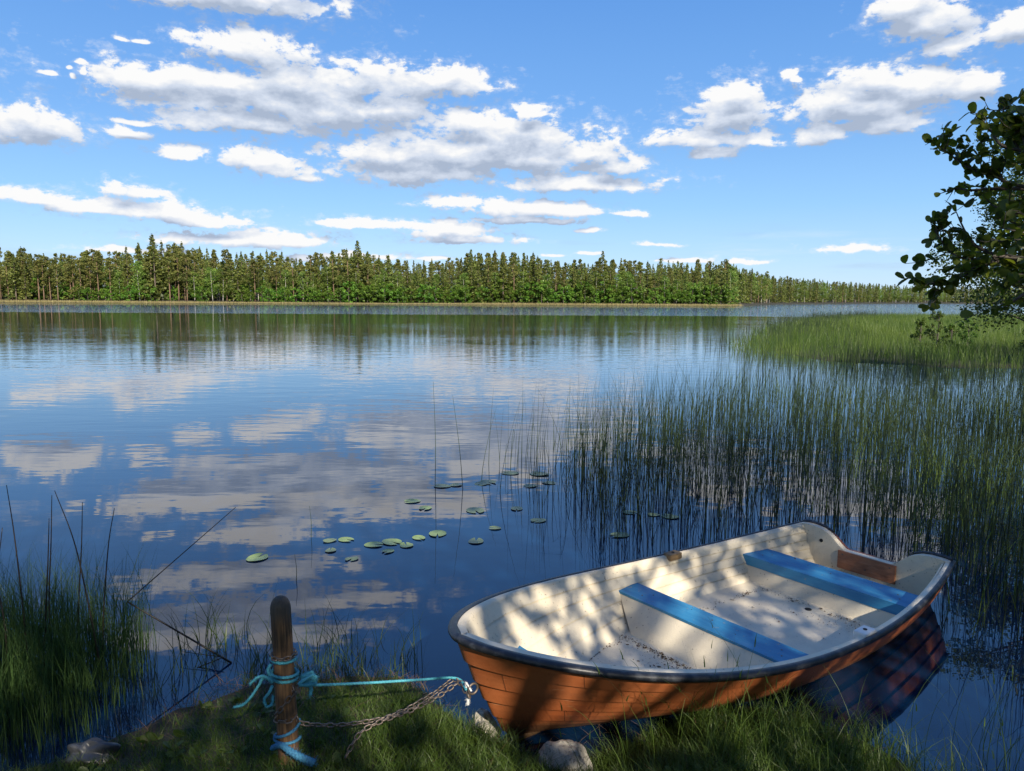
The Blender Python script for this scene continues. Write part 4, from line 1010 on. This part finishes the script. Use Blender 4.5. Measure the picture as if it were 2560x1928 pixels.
# the wood behind them reads as one mass
def mass(name, pts, label, sub=.5):
    parts = {}; 
    for (x, y, k, s) in pts:
        V, Fq, rn, tr = RAW[k][rng.integers(0, len(RAW[k]))]; nq = len(Fq); pick = np.sort(rng.choice(nq, int(nq * sub), replace=False))
        a = rng.uniform(0, 6.28); M = np.array([[math.cos(a), -math.sin(a), 0], [math.sin(a), math.cos(a), 0], [0, 0, 1]]) * s; o = np.array([x, y, gz(x, y) - .1])
        Q = V.reshape(-1, 4, 3)[pick].reshape(-1, 3); c = Q.reshape(-1, 4, 3).mean(1).repeat(4, 0); Q = c + (Q - c) * 1.35
        parts.setdefault(k, []).append((Q @ M.T + o, np.arange(len(Q)).reshape(-1, 4), rn.reshape(-1, 4)[pick].ravel(), (tr[0] @ M.T + o, tr[1])))
    e = tag(empty(name, (0, 300, 0)), label, 'forest', kind='stuff')
    for k, L_ in parts.items():
        V, Fs = join([(p[0], p[1]) for p in L_]); o = mesh_np('crowns', V - [0, 300, 0], Fs, KINDS[k][0], e, rnd=np.concatenate([p[2] for p in L_]), smooth=False); o['kind'] = 'stuff'
        V, Fs = join([p[3] for p in L_]); o = mesh_np('trunks', V - [0, 300, 0], Fs, KINDS[k][1], e); o['kind'] = 'stuff'
pts = []
for dy in (25, 31, 38, 46, 56):
    x = -205.0
    while x < 76 - dy * .2:
        u = rng.random(); k = 'pine_tree' if u < .46 else ('spruce_tree' if u < .82 else 'birch_tree'); pts.append((x, shore_y(x) + dy + rng.uniform(-3, 3), k, hmul(x) * rng.uniform(.8, 1.06))); x += rng.uniform(2.2, 3.8)
mass('forest', pts, 'dense pine and spruce wood behind the front trees of the far shore')
pts = []
for dn in (13, 22, 32, 44):
    d = 0.0
    while d < bd[-1]:
        x, y = np.interp(d, bd, bp[:, 0]), np.interp(d, bd, bp[:, 1]); k = 'spruce_tree' if rng.random() < .72 else 'pine_tree'
        pts.append((x - dn * .55 + rng.uniform(-2, 2), y + dn * .83, k, rng.uniform(.80, 1.0) * (1.22 - .34 * min(1, d / 330)) * (.8 if d < 40 else 1))); d += rng.uniform(3.5, 6)
mass('forest', pts, 'dense dark wood closing the distant bay at the right', .4)
# pale reed fringe along the far shore
n = 15000; xx = rng.uniform(-190, 79, n); yy = np.array([shore_y(v) for v in xx]) + rng.uniform(-3.2, 2.0, n)
h = rng.uniform(.5, .95, n) * np.interp(xx, [-190, -90, -40, 0, 80], [1.25, .8, .6, 1.0, .9]); a = rng.uniform(0, 6.28, n); l = h * .2
V, Fq = blades(np.column_stack([xx, yy, np.full(n, -.03)]), h, rng.uniform(.05, .10, n), np.column_stack([np.cos(a) * l, np.sin(a) * l]), rng.normal(0, .5, n), 3)
tag(mesh_np('reeds', V, Fq, MFREED, rnd=np.repeat(rng.random(n), 6)), 'pale straw-coloured reed fringe along the foot of the far-shore forest', 'reeds', kind='stuff')

# ------------------------------------------------------------------ leafy trees near the camera
GAP_X = np.array([-SUN[1], SUN[0], 0]); GAP_X /= np.linalg.norm(GAP_X); GAP_Y = np.cross(SUN, GAP_X); GAP_Y = GAP_Y if GAP_Y[2] > 0 else -GAP_Y
GAP_C = b2w(1.8, 0, .25)
def sun_gap(T):
    """sunlit patches laid out for boat, bank and pads (lit) and the leaf-clump noise on the sun ray through each point T"""
    a = (T - GAP_C) @ GAP_X; b = (T - GAP_C) @ GAP_Y
    Q = T - SUN * ((T[:, 2] - .3) / SUN[2])[:, None]; s = (Q[:, :2] - BM) @ BAX; nn = (Q[:, :2] - BM) @ BN
    lit = np.full(len(T), .06)
    def blob(s0, n0, rs, rn, v): return v * np.exp(-((s - s0) / rs) ** 2 - ((nn - n0) / rn) ** 2)
    lit += blob(2.75, -.30, .75, .55, .62) + blob(1.35, -.55, .8, .32, .42) + blob(.4, -.45, .4, .25, .22) + blob(2.95, .55, .35, .28, .32) + blob(1.9, .65, .4, .22, .10) + blob(.35, .75, .4, .25, .35) + blob(1.2, .15, .5, .3, .16) + blob(2.2, .15, .35, .3, .4) + blob(2.7, 1.0, .4, .3, .18) + blob(1.5, 1.15, .4, .25, .14)
    lit += sum(v * np.exp(-((Q[:, 0] - x0) / rx) ** 2 - ((Q[:, 1] - y0) / ry) ** 2) for x0, y0, rx, ry, v in [(-1.0, 6.1, 1.0, .7, .9), (.95, 2.85, .4, .3, .4), (-.35, 3.0, .25, .3, .26), (1.9, 3.0, .5, .5, .35), (.15, 3.15, .3, .3, .4), (-2.6, 3.6, .6, .5, .06)])
    nz = .62 * vnoise(a, b * .75, 3, 5.2) + .38 * vnoise(a, b, 6, 11.0); nz = np.clip((nz - .5) * 1.9 + .5, 0, 1)
    return nz, lit
def leaf_shapes(C, Dr, size, r, round_=1.0):
    """rounded alder leaves with a fold: C base points, Dr pointing directions"""
    N = len(C); up = r.normal(0, .8, (N, 3)) + np.array([0, 0, 1.0]); T = Dr / (np.linalg.norm(Dr, axis=1)[:, None] + 1e-9)
    S = np.cross(T, up); S /= np.linalg.norm(S, axis=1)[:, None] + 1e-9; U = np.cross(S, T)
    lx = np.array([0.0, .18, .50, .80, .97, 1.0]); wd = np.array([.04, .26, .40, .38, .20, .05]) * round_
    V = np.zeros((N, 18, 3)); sz = size[:, None]
    for i in range(6):
        bend = -.18 * lx[i] ** 2
        ctr = C + T * sz * lx[i] + U * sz * bend
        V[:, i * 3 + 1] = ctr; V[:, i * 3] = ctr + S * sz * wd[i] + U * sz * wd[i] * .22; V[:, i * 3 + 2] = ctr - S * sz * wd[i] + U * sz * wd[i] * .22
    o = (np.arange(N) * 18)[:, None]
    Fq = np.concatenate([o + np.array([[i * 3 + k, i * 3 + k + 1, i * 3 + 4 + k, i * 3 + 3 + k]]) for i in range(5) for k in range(2)])
    return V.reshape(-1, 3), Fq
wp = scatter_poly(420, -1.8, 2.0, 2.35, 3.5, lambda x, y: (sdist(x, y, SHORE) > .12) * .55); wc, wdv = [], []
for x, y in wp:
    z = gz(x, y) + .012
    for k in range(rng.integers(3, 7)):
        a = rng.uniform(0, 6.28); wc.append((x, y, z)); wdv.append((math.cos(a), math.sin(a), rng.uniform(.3, 1.2)))
V, Fq = leaf_shapes(np.array(wc), np.array(wdv), rng.uniform(.025, .06, len(wc)), rng, .7)
tag(mesh_np('weeds', V, Fq, MGRASS, rnd=np.repeat(rng.random(len(wc)), 18)), 'low broad-leaved weeds dotted through the bank grass', 'weeds', kind='stuff')
MALD = foliage('alder_leaves', (.055, .095, .017), (.15, .205, .032), trans=.6, rough=.4, spec=.4)
MALD2 = foliage('rowan_leaves', (.030, .065, .012), (.10, .14, .022), trans=.4, rough=.45, spec=.35)
def leafy_branches(paths, r, leafsz, per_m=34, twig_len=.28, twigs_per_m=7, wood_r=.010):
    wood, LC, LD, LS_ = [], [], [], []
    for pth, dens in paths:
        P = smooth_path(pth, 60); L_ = np.linalg.norm(np.diff(P, axis=0), axis=1).sum(); wood.append(tube(P, np.linspace(wood_r, .0022, 60), 6))
        n = max(3, int(L_ * twigs_per_m * dens))
        for k in range(n):
            t = r.uniform(.15, 1.0); i = min(58, int(t * 59)); d0 = P[i + 1] - P[i]; d0 /= np.linalg.norm(d0) + 1e-9
            d = d0 * r.uniform(.3, 1.0) + r.normal(0, .5, 3) * np.array([1, 1, .7]); d /= np.linalg.norm(d); tl_ = twig_len * r.uniform(.35, 1.0) * (1.1 - .6 * t)
            q = P[i] + d * tl_; md = P[i] + d * tl_ * .5 + r.normal(0, .015, 3) + np.array([0, 0, .01])
            tw = smooth_path([P[i], md, q], 7); wood.append(tube(tw, np.linspace(.0028, .0012, 7), 4, cap=False))
            for j in range(max(3, int(tl_ * per_m))):
                u = r.uniform(.15, 1.0); b = tw[min(6, int(u * 6.99))]; dd = d * .6 + r.normal(0, .75, 3); LC.append(b); LD.append(dd); LS_.append(leafsz * r.uniform(.5, 1.1))
        LC.append(P[-1]); LD.append(P[-1] - P[-3]); LS_.append(leafsz * .7)
        for k in range(int(L_ * 13)):
            i = r.integers(25, 59); LC.append(P[i]); LD.append((P[i] - P[i - 1]) * 12 + r.normal(0, .6, 3)); LS_.append(leafsz * r.uniform(.5, 1.0))
    return wood, np.array(LC), np.array(LD), np.array(LS_)
def z7(a, b, Y): return at(2160 + a * .38425, 180 + b * .38425, Y=Y)
def near_alder():
    r = np.random.default_rng(5); tx, ty = 4.3, 2.9; g = gz(tx, ty)
    e = tag(empty('alder_tree', (tx, ty, g)), 'dark-leaved alder leaning in from the right edge with branches over the boat stern', 'tree'); c = np.array([tx, ty, g])
    tr = tube(smooth_path([(tx + .1, ty, g - .2), (tx, ty, 1.2), (tx - .08, ty + .1, 2.4), (tx + .05, ty, 4.2), (tx, ty, 6.0)], 24), np.linspace(.13, .03, 24), 10)
    V, Fs = tr; mesh_np('trunk', V - c, Fs, BKA, e)
    A = [([(tx, ty, 2.3), z7(1500, 760, 3.3), z7(1040, 520, 3.45), z7(970, 370, 3.5), z7(900, 240, 3.55)], 1.0),
         ([(tx, ty, 2.3), z7(1400, 640, 3.2), z7(1090, 420, 3.3), z7(1020, 370, 3.3)], .9),
         ([z7(1080, 520, 3.4), z7(900, 480, 3.45), z7(830, 390, 3.5), z7(770, 310, 3.5)], .8),
         ([(tx, ty, 2.2), z7(1350, 800, 3.4), z7(850, 680, 3.5), z7(680, 620, 3.55), z7(590, 560, 3.6), z7(480, 480, 3.6)], .75),
         ([z7(1150, 760, 3.5), z7(850, 760, 3.5), z7(700, 770, 3.55), z7(600, 760, 3.6), z7(500, 790, 3.6)], .75),
         ([(tx, ty, 1.95), z7(1400, 1280, 3.3), z7(1000, 1250, 3.4), z7(760, 1222, 3.5), z7(620, 1205, 3.5), z7(540, 1150, 3.55), z7(480, 1060, 3.55), z7(430, 975, 3.6)], .38),
         ([z7(1000, 1230, 3.4), z7(780, 1160, 3.45), z7(690, 1090, 3.5), z7(630, 980, 3.5), z7(600, 910, 3.5)], .45),
         ([(tx, ty, 1.9), z7(1200, 1240, 3.3), z7(850, 1240, 3.35), z7(620, 1340, 3.4), z7(480, 1370, 3.4), z7(370, 1375, 3.4)], .55),
         ([z7(1300, 1250, 3.3), z7(1100, 1400, 3.2), z7(960, 1500, 3.2), z7(890, 1540, 3.2)], .9),
         ([z7(1400, 1000, 3.5), z7(1050, 930, 3.6), z7(880, 890, 3.65), z7(790, 830, 3.7)], .9),
         ([z7(1400, 1050, 3.3), z7(1040, 1060, 3.3), z7(900, 1100, 3.35), z7(800, 1080, 3.4)], 1.2)]
    for k in range(13):                                       # the dense mass towards the trunk
        y = r.uniform(520, 1480); Yd = r.uniform(3.0, 3.9); A.append(([z7(1700, y + r.uniform(-80, 200), Yd), z7(1250, y + 40, Yd), z7(r.uniform(900, 1010) - (30 if y > 900 else -20), y - r.uniform(0, 60), Yd)], 1.05))
    wood, LC, LD, LS_ = leafy_branches(A, r, .053, 66, twigs_per_m=10)
    nz, lit = sun_gap(LC); k = nz > lit * 1.1; k |= LC[:, 0] < LC[:, 1] * .68          # out-of-view leaves removed so sun patches reach the boat
    LC, LD, LS_ = LC[k], LD[k], LS_[k]
    V, Fs = join(wood); mesh_np('branches', V - c, Fs, BKA, e)
    V, Fq = leaf_shapes(LC, LD, LS_, r, .85); mesh_np('foliage', V - c, Fq, MALD, e, rnd=np.repeat(r.random(len(LC)), 18), smooth=True)
near_alder()
def crown_tree(name, x, y, H, rad, low, label, nleaf, lsz, mat, seed, lobes=40, cat='tree', squash=.75, group=None):
    r = np.random.default_rng(seed); g = gz(x, y); e = tag(empty(name, (x, y, g)), label, cat, group)
    V, Fs = trunk_np(H * .85, .02 * H, .02, .02 * H, 9, 10); mesh_np('trunk', V, Fs, BKA, e); C, wood = [], []
    for k in range(lobes):
        f = r.uniform(low, .97); pr = math.sin(math.pi * (.12 + .8 * (f - low) / (1 - low))) ** .6; a = r.uniform(0, 6.28); q = rad * pr * r.uniform(.35, 1.0)
        c = np.array([math.cos(a) * q, math.sin(a) * q, f * H]); w_ = rad * r.uniform(.14, .28)
        wood.append(tube(smooth_path([(0, 0, max(.1, f * H - q * .6)), (c[0] * .5, c[1] * .5, f * H - q * .25), c], 8), np.linspace(.006 * H, .006, 8), 5, cap=False))
        m_ = int(nleaf / lobes); d = r.normal(0, 1, (m_, 3)); d /= np.linalg.norm(d, axis=1)[:, None]; C.append(c + d * w_ * (r.random((m_, 1)) ** .45) * [1, 1, squash])
    V, Fs = join(wood); mesh_np('limbs', V, Fs, BKA, e)
    C = np.concatenate(C); V, Fq = cards(C, lsz * r.uniform(.6, 1.3, len(C)), r, .2, .75); mesh_np('foliage', V, Fq, mat, e, rnd=np.repeat(r.random(len(C)), 4), smooth=False); return e
crown_tree('rowan_tree', 10.6, 13.5, 5.9, 2.8, .30, 'fine-leaved lighter green tree behind the alder branches at the right shore', 52000, .048, MALD2, 21, 80)
crown_tree('willow_bush', 18.6, 24.5, 2.3, 1.9, .02, 'low green bush where the sedge meadow meets the right trees', 16000, .055, MALD2, 23, 40, 'bush')
for i, (x, y, hh, lb) in enumerate([(2022, 762, 1.7, 'tallest yellow-green sapling in the sedge meadow'), (1985, 757, 1.3, 'yellow-green sapling left of the tallest one in the meadow'), (2088, 757, 1.35, 'yellow-green sapling at the right of the meadow group'), (2052, 760, 1.15, 'smallest yellow-green sapling in the meadow group')]):
    p = at(x * K, y * K, z=.1); crown_tree('sapling', p[0], p[1], hh, .36 + .08 * (i == 0), .02, lb, 2600, .045, MMEAD, 40 + i, 34, 'sapling', 1.3, group='saplings in the sedge meadow')
# trees on the bank behind the camera and along the right shore: they throw the shade over the foreground
def shade_tree(x, y, H, rad, low, label, seed, grp, n=9000, sz=.26): crown_tree('bank_tree', x, y, H, rad, low, label, n, sz, MALD, seed, 60, group=grp)
for i, (x, y, H, rad) in enumerate([(-9, -5, 13, 4.2), (-4.6, -4.5, 12, 3.6), (14.5, -4, 10.5, 3.6), (17, -10, 14, 4.2), (18.5, 5.5, 12, 3.8), (25, 9.5, 12.5, 4.4), (33, 17, 13, 4.2), (47, 40, 14, 4.5)]):
    shade_tree(x, y, H, rad, .12, ['broad leafy tree standing behind the camera on the bank', 'leafy tree on the right bank beyond the picture edge'][int(i > 3)], 60 + i, ['trees behind the camera', 'trees beyond the right picture edge'][int(i > 3)])
def dapple_tree():
    """unseen tree shaping the dapples on the boat: leaves fill the crown except where gaps are cut"""
    r = np.random.default_rng(8); N = 46000; a = r.uniform(-5.6, 4.2, N); b = r.uniform(-2.2, 2.4, N); T = GAP_C + a[:, None] * GAP_X + b[:, None] * GAP_Y
    nz, lit = sun_gap(T)
    keep = nz > lit * 1.02  # crown left open wherever a sunlit patch is wanted below
    T = T[keep]; L_ = r.uniform(8.0, 11.5, len(T)); C = T + SUN * L_[:, None] 
    tx, ty = 3.4, -5.2; g = gz(tx, ty); e = tag(empty('bank_tree', (tx, ty, g)), 'unseen leafy tree behind the camera, crown gaps shaped to dapple the boat', 'tree'); o = np.array([tx, ty, g])
    V, Fs = trunk_np(8, .18, .05, .1, 9, 10); mesh_np('trunk', V, Fs, BKA, e)
    wood = []
    for k in range(30):
        c = C[r.integers(0, len(C))] - o; wood.append(tube(smooth_path([(0, 0, max(1.5, c[2] - 2.0)), c * [.5, .5, 1] - [0, 0, .5], c], 10), np.linspace(.035, .006, 10), 5, cap=False))
    V, Fs = join(wood); mesh_np('limbs', V - 0, Fs, BKA, e)
    V, Fq = cards(C - o, .075 * r.uniform(.7, 1.3, len(C)), r, 0, .8); mesh_np('foliage', V, Fq, MALD, e, rnd=np.repeat(r.random(len(C)), 4), smooth=False)
dapple_tree()
